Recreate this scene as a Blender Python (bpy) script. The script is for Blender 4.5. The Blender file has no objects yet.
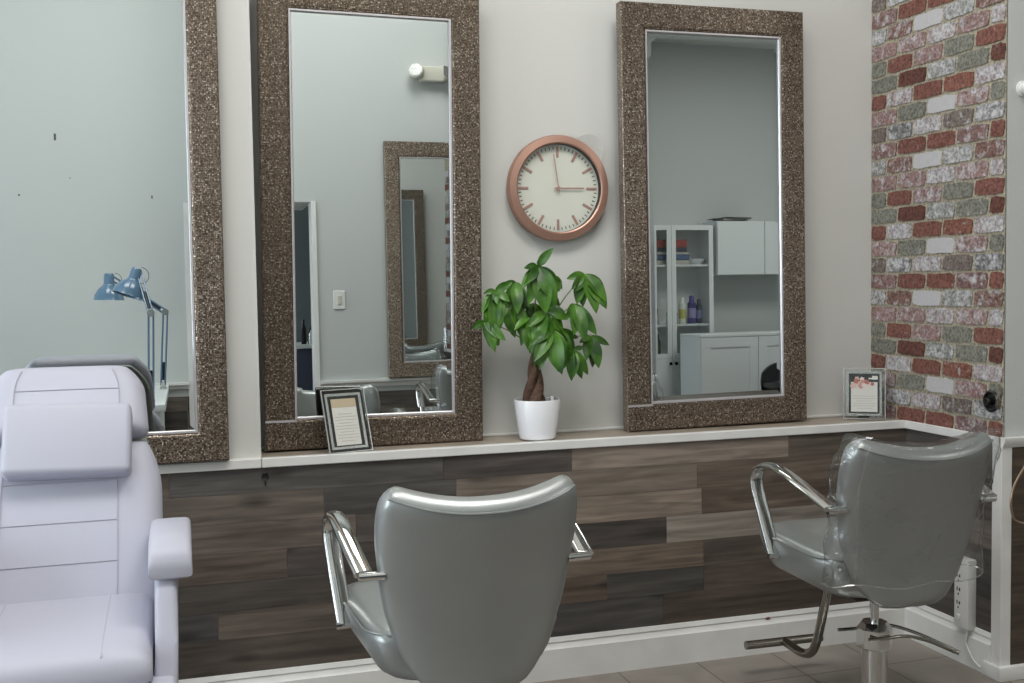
import bpy, bmesh, math, random
from mathutils import Vector, Matrix
random.seed(7)
PI = math.pi
SC = bpy.context.scene
COL = SC.collection
R = math.radians

def lin(c):
    c /= 255.0
    return c / 12.92 if c <= 0.04045 else ((c + 0.055) / 1.055) ** 2.4
def rgb(r, g, b, k=1.0):
    return (lin(r) * k, lin(g) * k, lin(b) * k, 1.0)

# ------------------------------------------------------------------ materials
def new_mat(name):
    m = bpy.data.materials.new(name); m.use_nodes = True
    nt = m.node_tree
    return m, nt, nt.nodes['Principled BSDF']
def mat(name, col, rough=.5, metal=0.0, spec=.5, bump=None, coat=0.0, var=None, sheen=0):
    """bump = (scale, strength, distance), var = (scale, amount) gentle colour mottling"""
    m, nt, b = new_mat(name)
    b.inputs['Base Color'].default_value = col
    b.inputs['Roughness'].default_value = rough
    b.inputs['Metallic'].default_value = metal
    b.inputs['Specular IOR Level'].default_value = spec
    b.inputs['Coat Weight'].default_value = coat
    N, L = nt.nodes, nt.links
    tc = N.new('ShaderNodeTexCoord')
    if bump:
        n = N.new('ShaderNodeTexNoise'); n.inputs['Scale'].default_value = bump[0]; n.inputs['Detail'].default_value = 4
        L.new(tc.outputs['Object'], n.inputs['Vector'])
        bp = N.new('ShaderNodeBump'); bp.inputs['Strength'].default_value = bump[1]; bp.inputs['Distance'].default_value = bump[2]
        L.new(n.outputs['Fac'], bp.inputs['Height']); L.new(bp.outputs['Normal'], b.inputs['Normal'])
    if var:
        n = N.new('ShaderNodeTexNoise'); n.inputs['Scale'].default_value = var[0]; n.inputs['Detail'].default_value = 3
        L.new(tc.outputs['Object'], n.inputs['Vector'])
        mr = N.new('ShaderNodeMapRange'); mr.inputs['From Min'].default_value = .3; mr.inputs['From Max'].default_value = .7
        mr.inputs['To Min'].default_value = 1 - var[1]; mr.inputs['To Max'].default_value = 1 + var[1]
        L.new(n.outputs['Fac'], mr.inputs['Value'])
        mx = N.new('ShaderNodeMix'); mx.data_type = 'RGBA'; mx.blend_type = 'MULTIPLY'; mx.inputs['Factor'].default_value = 1
        mx.inputs['A'].default_value = col
        L.new(mr.outputs['Result'], mx.inputs['B']); L.new(mx.outputs['Result'], b.inputs['Base Color'])
    return m
def clear_mat(name, tint=(1, 1, 1, 1), rough=.03, fac=.12, bump=None, edge=.55):
    """thin clear sheet: lets light straight through, reflects by Fresnel"""
    m = bpy.data.materials.new(name); m.use_nodes = True
    nt = m.node_tree; N, L = nt.nodes, nt.links; N.clear()
    out = N.new('ShaderNodeOutputMaterial'); mix = N.new('ShaderNodeMixShader')
    tr = N.new('ShaderNodeBsdfTransparent'); tr.inputs['Color'].default_value = tint
    gl = N.new('ShaderNodeBsdfGlossy'); gl.inputs['Roughness'].default_value = rough
    fr = N.new('ShaderNodeLayerWeight'); fr.inputs['Blend'].default_value = .5
    pw = N.new('ShaderNodeMath'); pw.operation = 'POWER'; pw.inputs[1].default_value = 4.0; L.new(fr.outputs['Facing'], pw.inputs[0])
    ad = N.new('ShaderNodeMath'); ad.operation = 'MULTIPLY_ADD'; ad.inputs[1].default_value = edge; ad.inputs[2].default_value = fac
    ad.use_clamp = True
    L.new(pw.outputs[0], ad.inputs[0]); L.new(ad.outputs[0], mix.inputs['Fac'])
    L.new(tr.outputs[0], mix.inputs[1]); L.new(gl.outputs[0], mix.inputs[2]); L.new(mix.outputs[0], out.inputs['Surface'])
    if bump:
        tc = N.new('ShaderNodeTexCoord'); n = N.new('ShaderNodeTexNoise'); n.inputs['Scale'].default_value = bump[0]; n.inputs['Detail'].default_value = 3
        n.inputs['Distortion'].default_value = 1.0
        bp = N.new('ShaderNodeBump'); bp.inputs['Strength'].default_value = bump[1]; bp.inputs['Distance'].default_value = bump[2]
        L.new(tc.outputs['Object'], n.inputs['Vector']); L.new(n.outputs['Fac'], bp.inputs['Height'])
        L.new(bp.outputs['Normal'], gl.inputs['Normal']); L.new(bp.outputs['Normal'], fr.inputs['Normal'])
    return m

def wood_mat():
    m, nt, b = new_mat('plank_wood'); N, L = nt.nodes, nt.links
    at = N.new('ShaderNodeAttribute'); at.attribute_name = 'Col'
    uv = N.new('ShaderNodeAttribute'); uv.attribute_name = 'grain'     # along, across, plank number
    mp = N.new('ShaderNodeMapping'); mp.inputs['Scale'].default_value = (3.0, 55.0, 1.0)
    L.new(uv.outputs['Vector'], mp.inputs['Vector'])
    n1 = N.new('ShaderNodeTexNoise'); n1.inputs['Scale'].default_value = 1.0; n1.inputs['Detail'].default_value = 6; n1.inputs['Distortion'].default_value = .6
    L.new(mp.outputs[0], n1.inputs['Vector'])
    mp2 = N.new('ShaderNodeMapping'); mp2.inputs['Scale'].default_value = (2.2, 14.0, 1.0)
    L.new(uv.outputs['Vector'], mp2.inputs['Vector'])
    n2 = N.new('ShaderNodeTexNoise'); n2.inputs['Scale'].default_value = 1.0; n2.inputs['Detail'].default_value = 3; n2.inputs['Distortion'].default_value = 1.5
    L.new(mp2.outputs[0], n2.inputs['Vector'])
    mp3 = N.new('ShaderNodeMapping'); mp3.inputs['Scale'].default_value = (7.0, 18.0, 1.0)
    L.new(uv.outputs['Vector'], mp3.inputs['Vector'])
    vo = N.new('ShaderNodeTexVoronoi'); vo.inputs['Scale'].default_value = .55
    L.new(mp3.outputs[0], vo.inputs['Vector'])
    kn = N.new('ShaderNodeMapRange'); kn.inputs['From Min'].default_value = .03; kn.inputs['From Max'].default_value = .22
    kn.inputs['To Min'].default_value = .45; kn.inputs['To Max'].default_value = 1.0
    L.new(vo.outputs['Distance'], kn.inputs['Value'])
    a = N.new('ShaderNodeMapRange'); a.inputs['From Min'].default_value = .3; a.inputs['From Max'].default_value = .7
    a.inputs['To Min'].default_value = .68; a.inputs['To Max'].default_value = 1.32
    L.new(n1.outputs['Fac'], a.inputs['Value'])
    c = N.new('ShaderNodeMapRange'); c.inputs['From Min'].default_value = .3; c.inputs['From Max'].default_value = .7
    c.inputs['To Min'].default_value = .72; c.inputs['To Max'].default_value = 1.25
    L.new(n2.outputs['Fac'], c.inputs['Value'])
    mu = N.new('ShaderNodeMath'); mu.operation = 'MULTIPLY'; L.new(a.outputs[0], mu.inputs[0]); L.new(c.outputs[0], mu.inputs[1])
    mu2 = N.new('ShaderNodeMath'); mu2.operation = 'MULTIPLY'; L.new(mu.outputs[0], mu2.inputs[0]); L.new(kn.outputs[0], mu2.inputs[1])
    mx = N.new('ShaderNodeMix'); mx.data_type = 'RGBA'; mx.blend_type = 'MULTIPLY'; mx.inputs['Factor'].default_value = 1
    L.new(at.outputs['Color'], mx.inputs['A']); L.new(mu2.outputs[0], mx.inputs['B'])
    L.new(mx.outputs['Result'], b.inputs['Base Color'])
    b.inputs['Roughness'].default_value = .5; b.inputs['Specular IOR Level'].default_value = .35
    bp = N.new('ShaderNodeBump'); bp.inputs['Strength'].default_value = .15; bp.inputs['Distance'].default_value = .002
    L.new(n1.outputs['Fac'], bp.inputs['Height']); L.new(bp.outputs[0], b.inputs['Normal'])
    return m

def brick_mat():
    m, nt, b = new_mat('brick_paper'); N, L = nt.nodes, nt.links
    at = N.new('ShaderNodeAttribute'); at.attribute_name = 'Col'       # alpha = how far the whitewash has gone
    tc = N.new('ShaderNodeTexCoord')
    n1 = N.new('ShaderNodeTexNoise'); n1.inputs['Scale'].default_value = 34; n1.inputs['Detail'].default_value = 9; n1.inputs['Roughness'].default_value = .74
    n1.inputs['Distortion'].default_value = .35
    L.new(tc.outputs['Object'], n1.inputs['Vector'])
    th = N.new('ShaderNodeMath'); th.operation = 'ADD'; L.new(n1.outputs['Fac'], th.inputs[0]); L.new(at.outputs['Alpha'], th.inputs[1])
    mr = N.new('ShaderNodeMapRange'); mr.inputs['From Min'].default_value = .93; mr.inputs['From Max'].default_value = 1.08
    L.new(th.outputs[0], mr.inputs['Value'])
    mx = N.new('ShaderNodeMix'); mx.data_type = 'RGBA'
    L.new(mr.outputs[0], mx.inputs['Factor']); L.new(at.outputs['Color'], mx.inputs['A']); mx.inputs['B'].default_value = rgb(192, 189, 191)
    n2 = N.new('ShaderNodeTexNoise'); n2.inputs['Scale'].default_value = 110; n2.inputs['Detail'].default_value = 4
    L.new(tc.outputs['Object'], n2.inputs['Vector'])
    v = N.new('ShaderNodeMapRange'); v.inputs['From Min'].default_value = .32; v.inputs['From Max'].default_value = .6; v.inputs['To Min'].default_value = .5; v.inputs['To Max'].default_value = 1.15
    L.new(n2.outputs['Fac'], v.inputs['Value'])
    m2 = N.new('ShaderNodeMix'); m2.data_type = 'RGBA'; m2.blend_type = 'MULTIPLY'
    fa = N.new('ShaderNodeMapRange'); fa.inputs['From Min'].default_value = .62; fa.inputs['From Max'].default_value = .85; fa.inputs['To Min'].default_value = 1; fa.inputs['To Max'].default_value = .12
    L.new(at.outputs['Alpha'], fa.inputs['Value']); L.new(fa.outputs[0], m2.inputs['Factor'])
    L.new(mx.outputs['Result'], m2.inputs['A']); L.new(v.outputs[0], m2.inputs['B'])
    L.new(m2.outputs['Result'], b.inputs['Base Color'])
    b.inputs['Roughness'].default_value = .8; b.inputs['Specular IOR Level'].default_value = .2
    return m

def mosaic_mat():
    m, nt, b = new_mat('hammered_bronze'); N, L = nt.nodes, nt.links
    tc = N.new('ShaderNodeTexCoord')
    mp = N.new('ShaderNodeMapping'); mp.inputs['Scale'].default_value = (1, 1, 1); mp.inputs['Location'].default_value = (0, .5 / 205, 0); L.new(tc.outputs['Object'], mp.inputs['Vector'])
    vo = N.new('ShaderNodeTexVoronoi'); vo.distance = 'CHEBYCHEV'; vo.inputs['Scale'].default_value = 205; vo.inputs['Randomness'].default_value = .38
    L.new(mp.outputs[0], vo.inputs['Vector'])
    sep = N.new('ShaderNodeSeparateColor'); L.new(vo.outputs['Color'], sep.inputs[0])
    cr = N.new('ShaderNodeMapRange'); cr.inputs['From Min'].default_value = .28; cr.inputs['From Max'].default_value = .5
    cr.inputs['To Min'].default_value = 1.0; cr.inputs['To Max'].default_value = 0.0
    L.new(vo.outputs['Distance'], cr.inputs['Value'])
    hm = N.new('ShaderNodeMath'); hm.operation = 'MULTIPLY'
    h2 = N.new('ShaderNodeMapRange'); h2.inputs['To Min'].default_value = .45; h2.inputs['To Max'].default_value = 1.0
    L.new(sep.outputs[0], h2.inputs['Value']); L.new(h2.outputs[0], hm.inputs[0]); L.new(cr.outputs[0], hm.inputs[1])
    bp = N.new('ShaderNodeBump'); bp.inputs['Strength'].default_value = .75; bp.inputs['Distance'].default_value = .003
    L.new(hm.outputs[0], bp.inputs['Height']); L.new(bp.outputs[0], b.inputs['Normal'])
    cc = N.new('ShaderNodeMix'); cc.data_type = 'RGBA'
    cc.inputs['A'].default_value = rgb(86, 75, 64); cc.inputs['B'].default_value = rgb(164, 146, 130)
    mm = N.new('ShaderNodeMath'); mm.operation = 'MULTIPLY'; L.new(cr.outputs[0], mm.inputs[0])
    h3 = N.new('ShaderNodeMapRange'); h3.inputs['To Min'].default_value = .5; h3.inputs['To Max'].default_value = 1.0
    L.new(sep.outputs[1], h3.inputs['Value']); L.new(h3.outputs[0], mm.inputs[1]); L.new(mm.outputs[0], cc.inputs['Factor'])
    tip = N.new('ShaderNodeMath'); tip.operation = 'GREATER_THAN'; tip.inputs[1].default_value = .84; L.new(sep.outputs[2], tip.inputs[0])  # random cells picked for a lighter colour: sparkle painted into the bronze
    glint = N.new('ShaderNodeMath'); glint.operation = 'MULTIPLY'; L.new(tip.outputs[0], glint.inputs[0]); L.new(cr.outputs[0], glint.inputs[1])
    c2 = N.new('ShaderNodeMix'); c2.data_type = 'RGBA'; L.new(glint.outputs[0], c2.inputs['Factor']); L.new(cc.outputs['Result'], c2.inputs['A']); c2.inputs['B'].default_value = rgb(208, 196, 182)  # painted glint colour on the picked cells
    L.new(c2.outputs['Result'], b.inputs['Base Color'])
    b.inputs['Metallic'].default_value = .82; b.inputs['Roughness'].default_value = .28
    return m

def tile_mat():
    m, nt, b = new_mat('floor_tile'); N, L = nt.nodes, nt.links
    tc = N.new('ShaderNodeTexCoord')
    mp = N.new('ShaderNodeMapping'); mp.inputs['Location'].default_value = (.543 + .278 * 30, .24 + .278 * 40, 0)
    L.new(tc.outputs['Object'], mp.inputs['Vector'])
    br = N.new('ShaderNodeTexBrick'); br.offset = 0; br.squash = 1
    br.inputs['Scale'].default_value = 1; br.inputs['Brick Width'].default_value = .278; br.inputs['Row Height'].default_value = .278
    br.inputs['Mortar Size'].default_value = .0022; br.inputs['Mortar Smooth'].default_value = .3
    br.inputs['Color1'].default_value = rgb(146, 138, 130); br.inputs['Color2'].default_value = rgb(137, 129, 121); br.inputs['Mortar'].default_value = rgb(74, 67, 61)
    L.new(mp.outputs[0], br.inputs['Vector'])
    n = N.new('ShaderNodeTexNoise'); n.inputs['Scale'].default_value = 6; n.inputs['Detail'].default_value = 5; n.inputs['Distortion'].default_value = .7
    L.new(tc.outputs['Object'], n.inputs['Vector'])
    v = N.new('ShaderNodeMapRange'); v.inputs['From Min'].default_value = .3; v.inputs['From Max'].default_value = .7; v.inputs['To Min'].default_value = .82; v.inputs['To Max'].default_value = 1.1
    L.new(n.outputs['Fac'], v.inputs['Value'])
    mx = N.new('ShaderNodeMix'); mx.data_type = 'RGBA'; mx.blend_type = 'MULTIPLY'; mx.inputs['Factor'].default_value = 1
    L.new(br.outputs['Color'], mx.inputs['A']); L.new(v.outputs[0], mx.inputs['B']); L.new(mx.outputs['Result'], b.inputs['Base Color'])
    b.inputs['Roughness'].default_value = .42
    bp = N.new('ShaderNodeBump'); bp.inputs['Strength'].default_value = .4; bp.inputs['Distance'].default_value = .002; bp.invert = True
    L.new(br.outputs['Fac'], bp.inputs['Height']); L.new(bp.outputs[0], b.inputs['Normal'])
    return m

def leaf_mat():
    m, nt, b = new_mat('leaf_green'); N, L = nt.nodes, nt.links
    tc = N.new('ShaderNodeTexCoord'); n = N.new('ShaderNodeTexNoise'); n.inputs['Scale'].default_value = 16
    L.new(tc.outputs['Object'], n.inputs['Vector'])
    cr = N.new('ShaderNodeValToRGB'); cr.color_ramp.elements[0].position = .35; cr.color_ramp.elements[1].position = .68
    cr.color_ramp.elements[0].color = rgb(34, 74, 16); cr.color_ramp.elements[1].color = rgb(84, 132, 38)
    L.new(n.outputs['Fac'], cr.inputs[0]); L.new(cr.outputs[0], b.inputs['Base Color'])
    b.inputs['Roughness'].default_value = .38
    b.inputs['Transmission Weight'].default_value = 0
    return m

PAINT = mat('wall_paint', rgb(212, 211, 207), .75, spec=.25, bump=(60, .08, .004))
PAINT_SHADED = mat('wall_paint_shaded', rgb(194, 197, 195), .75, spec=.25, bump=(60, .08, .004))  # same wall paint, darker: shade put into the colour
CEIL = mat('ceiling_paint', rgb(216, 218, 214), .9, spec=.1)
WHITE = mat('white_trim', rgb(226, 225, 222), .42, bump=(14, .05, .003), var=(9, .05))
LEDGE = mat('ledge_taupe', rgb(158, 146, 132), .4, var=(9, .15))
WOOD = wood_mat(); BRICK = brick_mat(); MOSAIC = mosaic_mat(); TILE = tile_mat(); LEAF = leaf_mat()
MIRROR = mat('mirror_silver', (.705, .745, .745, 1), .0, 1.0)
LIP = mat('silver_lip', rgb(206, 202, 204), .3, .5)
CHROME = mat('chrome', rgb(205, 205, 203), .07, 1.0)
STEEL = mat('brushed_steel', rgb(150, 146, 138), .22, 1.0)
VINYL = mat('silver_vinyl', rgb(158, 161, 160), .34, .55, bump=(240, .10, .002), var=(5, .05))
PIPING = mat('silver_piping', rgb(140, 143, 142), .32, .35)
WLEATH = mat('white_leather', rgb(186, 186, 199), .45, spec=.35, bump=(26, .10, .004))
WSEAM = mat('white_seam', rgb(172, 171, 183), .6)
GREYBK = mat('grey_shell', rgb(150, 158, 152), .5)
BLACK = mat('black_plastic', rgb(22, 22, 24), .35)
DARKM = mat('dark_metal', rgb(46, 44, 44), .35, .7)
COPPER = mat('copper', rgb(186, 146, 130), .38, .7, bump=(90, .04, .001))
COPPERP = mat('copper_print', rgb(184, 144, 134), .5, .2)
DIAL = mat('dial_cream', rgb(228, 227, 215), .6)
INK = mat('ink', rgb(48, 46, 44), .7)
POT = mat('white_ceramic', rgb(238, 238, 242), .22, coat=.3)
BARK = mat('bark', rgb(92, 68, 54), .8, bump=(70, .9, .012), var=(30, .3))
SOIL = mat('soil', rgb(60, 48, 38), .95, bump=(80, .6, .01))
STEMG = mat('stem_green', rgb(104, 128, 62), .5)
PLASTIC = clear_mat('clear_sleeve', (.955, .962, .965, 1), .15, .115, bump=(15, .9, .016), edge=.6)
HEM = clear_mat('clear_hem', (.95, .95, .95, 1), .2, .32, edge=.3)
GLASS = clear_mat('clear_glass', (.98, .99, .985, 1), .01, .045)
SILVERB = mat('silver_border', rgb(200, 200, 198), .25, .8)
CARD = mat('card_white', rgb(222, 218, 212), .6)
CARDTOP = mat('card_beige', rgb(196, 178, 150), .6)
FAINT = mat('faint_grey_print', rgb(188, 184, 178), .7)
PINKS = [mat('petal_%d' % i, c, .7) for i, c in enumerate([rgb(222, 190, 180), rgb(205, 150, 138), rgb(180, 112, 104), rgb(232, 214, 206)])]
BLUE = mat('slate_blue_enamel', rgb(88, 118, 144), .25, coat=.4)
BULB = mat('lamp_inside', rgb(226, 226, 222), .5)
CABW = mat('cabinet_white', rgb(222, 226, 226), .4)
NAVY = mat('navy_laminate', rgb(66, 72, 92), .5)
DKGREY = mat('charcoal_panel', rgb(98, 104, 106), .6)
PLASTW = mat('white_plastic', rgb(226, 226, 222), .35)
BEIGEP = mat('cream_plastic', rgb(200, 198, 184), .4)
CABLE = mat('copper_cable', rgb(150, 128, 110), .3, .6)

# ------------------------------------------------------------------ mesh helpers
def link(name, me, m=None, parent=None, smooth=True, loc=None):
    o = bpy.data.objects.new(name, me); COL.objects.link(o)
    if m is not None:
        for k in (m if isinstance(m, (list, tuple)) else [m]): me.materials.append(k)
    if parent is not None: o.parent = parent
    if loc is not None: o.location = loc
    return o
def obj(name, bm, m=None, parent=None, smooth=35, recalc=True):
    if recalc: bmesh.ops.recalc_face_normals(bm, faces=bm.faces)
    if smooth:
        lim = R(smooth)
        for f in bm.faces: f.smooth = True
        for e in bm.edges:
            if len(e.link_faces) == 2 and e.calc_face_angle(0) > lim: e.smooth = False
    me = bpy.data.meshes.new(name); bm.to_mesh(me); bm.free()
    return link(name, me, m, parent)
def tag(o, label=None, cat=None, group=None, kind=None):
    if label: o['label'] = label
    if cat: o['category'] = cat
    if group: o['group'] = group
    if kind: o['kind'] = kind
    return o
def thing(name, label, cat, loc=(0, 0, 0), rz=0.0, group=None):
    o = bpy.data.objects.new(name, None); COL.objects.link(o); o.empty_display_size = .05
    o.location = loc; o.rotation_euler = (0, 0, rz)
    return tag(o, label, cat, group)
def B(): return bmesh.new()
def box(bm, x0, x1, y0, y1, z0, z1, bev=0.0, seg=2, M=None, mi=0):
    r = bmesh.ops.create_cube(bm, size=1.0)
    vs = r['verts']
    for v in vs:
        v.co = Vector(((x0 + x1) / 2 + v.co.x * (x1 - x0), (y0 + y1) / 2 + v.co.y * (y1 - y0), (z0 + z1) / 2 + v.co.z * (z1 - z0)))
    fs = set(f for v in vs for f in v.link_faces)
    for f in fs: f.material_index = mi
    if bev > 0:
        es = list(set(e for v in vs for e in v.link_edges))
        rr = bmesh.ops.bevel(bm, geom=es, offset=bev, segments=seg, profile=.5, affect='EDGES')
        vs = list(set(v for f in rr['faces'] for v in f.verts) | set(v for v in vs if v.is_valid))
    if M is not None: bmesh.ops.transform(bm, matrix=M, verts=vs)
    return vs
def frame_of(t):
    t = t.normalized()
    a = Vector((0, 0, 1)) if abs(t.z) < .95 else Vector((1, 0, 0))
    s = t.cross(a).normalized(); u = s.cross(t).normalized()
    return s, u
def tube(bm, pts, r, n=10, caps=True, ref=None, flat=None):
    """tube through pts; r number or list; ref = fixed side vector with flat=(half width along ref, half thickness)"""
    pts = [Vector(p) for p in pts]
    rings = []; side = None
    for i, p in enumerate(pts):
        t = (pts[min(i + 1, len(pts) - 1)] - pts[max(i - 1, 0)])
        if t.length < 1e-9: t = Vector((0, 0, 1))
        t.normalize()
        if ref is not None:
            s = Vector(ref); s = (s - t * s.dot(t)).normalized(); u = t.cross(s)
        else:
            if side is None: s, u = frame_of(t)
            else:
                s = (side - t * side.dot(t)).normalized(); u = s.cross(t)
            side = s
        rr = r[i] if isinstance(r, (list, tuple)) else r
        a, b = (flat if flat else (rr, rr))
        rings.append([bm.verts.new(p + s * (a * math.cos(2 * PI * k / n)) + u * (b * math.sin(2 * PI * k / n))) for k in range(n)])
    for i in range(len(rings) - 1):
        for k in range(n):
            bm.faces.new((rings[i][k], rings[i][(k + 1) % n], rings[i + 1][(k + 1) % n], rings[i + 1][k]))
    if caps:
        bm.faces.new(rings[0]); bm.faces.new(list(reversed(rings[-1])))
def spline(pts, n=8):
    """Catmull-Rom"""
    P = [Vector(p) for p in pts]; P = [P[0] * 2 - P[1]] + P + [P[-1] * 2 - P[-2]]
    out = []
    for i in range(1, len(P) - 2):
        for k in range(n):
            t = k / n
            a, b, c, d = P[i - 1], P[i], P[i + 1], P[i + 2]
            out.append(.5 * ((2 * b) + (c - a) * t + (2 * a - 5 * b + 4 * c - d) * t * t + (3 * b - a - 3 * c + d) * t ** 3))
    out.append(P[-2]); return out
def lathe(bm, prof, n=32, M=None, mi=0):
    """prof: (r, z) list around z"""
    rings = []; vs = []
    for r, z in prof:
        if r < 1e-6:
            v = bm.verts.new((0, 0, z)); rings.append([v]); vs.append(v)
        else:
            ring = [bm.verts.new((r * math.cos(2 * PI * k / n), r * math.sin(2 * PI * k / n), z)) for k in range(n)]
            rings.append(ring); vs += ring
    for a, b in zip(rings, rings[1:]):
        for k in range(n):
            k2 = (k + 1) % n
            if len(a) == 1 and len(b) == 1: continue
            if len(a) == 1: f = bm.faces.new((a[0], b[k2], b[k]))
            elif len(b) == 1: f = bm.faces.new((a[k], a[k2], b[0]))
            else: f = bm.faces.new((a[k], a[k2], b[k2], b[k]))
            f.material_index = mi
    if M is not None: bmesh.ops.transform(bm, matrix=M, verts=vs)
    return vs
def prism(bm, poly, depth, M=None):
    """poly in (x, z), extruded along +y by depth"""
    a = [bm.verts.new((x, 0, z)) for x, z in poly]; b = [bm.verts.new((x, depth, z)) for x, z in poly]
    bm.faces.new(a); bm.faces.new(list(reversed(b)))
    n = len(poly)
    for i in range(n): bm.faces.new((a[i], b[i], b[(i + 1) % n], a[(i + 1) % n]))
    if M is not None: bmesh.ops.transform(bm, matrix=M, verts=a + b)
    return a + b
def extrude_profile(bm, prof, axis, a0, a1):
    """closed (u, z) profile run along 'x' (u = y) or 'y' (u = x)"""
    def P(u, z, a): return (a, u, z) if axis == 'x' else (u, a, z)
    A = [bm.verts.new(P(u, z, a0)) for u, z in prof]; Bv = [bm.verts.new(P(u, z, a1)) for u, z in prof]
    bm.faces.new(A); bm.faces.new(list(reversed(Bv)))
    n = len(prof)
    for i in range(n): bm.faces.new((A[i], Bv[i], Bv[(i + 1) % n], A[(i + 1) % n]))
def grid_solid(bm, nu, nv, f):
    """closed shell from f(u,v,side) with side +1 front / -1 back, edges where both coincide are welded"""
    F = {}
    for s in (1, -1):
        for i in range(nu + 1):
            for j in range(nv + 1): F[s, i, j] = bm.verts.new(f(i / nu, j / nv, s))
        for i in range(nu):
            for j in range(nv):
                bm.faces.new((F[s, i, j], F[s, i + 1, j], F[s, i + 1, j + 1], F[s, i, j + 1]))
    for i in range(nu):
        for j in (0, nv): bm.faces.new((F[1, i, j], F[1, i + 1, j], F[-1, i + 1, j], F[-1, i, j]))
    for j in range(nv):
        for i in (0, nu): bm.faces.new((F[1, i, j], F[1, i, j + 1], F[-1, i, j + 1], F[-1, i, j]))
    bmesh.ops.remove_doubles(bm, verts=bm.verts, dist=1e-5)
def rbox_obj(name, x0, x1, y0, y1, z0, z1, bev, m, parent=None, seg=3, M=None):
    bm = B(); box(bm, x0, x1, y0, y1, z0, z1, bev, seg, M); return obj(name, bm, m, parent)
def structure(name, bm, m, smooth=35):
    return tag(obj(name, bm, m, None, smooth), kind='structure')
def copy_tree(o, parent=None):
    c = o.copy(); COL.objects.link(c)
    if parent is not None: c.parent = parent
    for ch in list(o.children): copy_tree(ch, c)
    return c

# ------------------------------------------------------------------ camera
cam = bpy.data.cameras.new('camera'); co = bpy.data.objects.new('camera', cam); COL.objects.link(co)
yaw, pitch, roll = R(16.8094449), R(-2.97962915), R(-0.86107241)
fw = Vector((math.sin(yaw) * math.cos(pitch), math.cos(yaw) * math.cos(pitch), math.sin(pitch)))
rt = Vector((math.cos(yaw), -math.sin(yaw), 0)); up = rt.cross(fw)
r2 = rt * math.cos(roll) + up * math.sin(roll); u2 = -rt * math.sin(roll) + up * math.cos(roll)
mw = Matrix((r2, u2, -fw)).transposed().to_4x4(); mw.translation = Vector((-2.40375, -3.21188, 1.25194))
co.matrix_world = mw
cam.lens = 1083.68 * 36 / 1024; cam.sensor_width = 36; cam.clip_start = .02
SC.camera = co

# ------------------------------------------------------------------ room shell
XL, XR, YF, ZC = -6.0, 4.8, -7.2, 3.9        # left wall, right wall, far wall, ceiling
bm = B(); box(bm, XL, XR, YF, .32, -.1, 0); structure('floor', bm, TILE)
bm = B(); box(bm, XL, XR, YF, .32, ZC, ZC + .1); structure('ceiling', bm, CEIL)
# back wall: niche plane y=.2 right of x=-2.2, proud pier y=.015 left of it
bm = B(); box(bm, -2.2, .12, .2, .32, 0, ZC); box(bm, XL, -2.2, .015, .32, 0, ZC, 0); structure('wall_back', bm, PAINT)
# solid body behind the planks below the ledge
bm = B(); box(bm, -2.2, 0, .004, .2, 0, .735)
structure('wall_back_lower', bm, DKGREY)

def planks(name, rows, joint_tone, mapf, thick=.004):
    """rows = [(ztop, zbot, [(a0, a1, (r,g,b)), ...])]; mapf(a, out, z) -> world"""
    bm = B(); cl = bm.loops.layers.float_color.new('Col'); gl = bm.loops.layers.float_vector.new('grain')
    pn = 0
    g = .0004
    for zt, zb, ps in rows:
        for a0, a1, c in ps:
            pn += 1
            q = [(a0 + g, zb + g), (a1 - g, zb + g), (a1 - g, zt - g), (a0 + g, zt - g)]
            front = [bm.verts.new(mapf(a, thick, z)) for a, z in q]
            back = [bm.verts.new(mapf(a, -.004, z)) for a, z in q]
            faces = [bm.faces.new(front)] + [bm.faces.new((front[i], back[i], back[(i + 1) % 4], front[(i + 1) % 4])) for i in range(4)]
            col = rgb(*c, k=1.6)
            for f in faces:
                for l in f.loops:
                    l[cl] = col
            idx = {v: k for k, v in enumerate(front)}; idb = {v: k for k, v in enumerate(back)}
            off = pn * 3.71
            for f in faces:
                for l in f.loops:
                    k = idx.get(l.vert, idb.get(l.vert)); a, z = q[k]
                    l[gl] = (a + off, z - zb + pn * .37, pn)
    return tag(obj(name, bm, WOOD, None, 0), kind='structure')
zr = [.745, .660, .575, .489, .403, .317, .236, .10]
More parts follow.
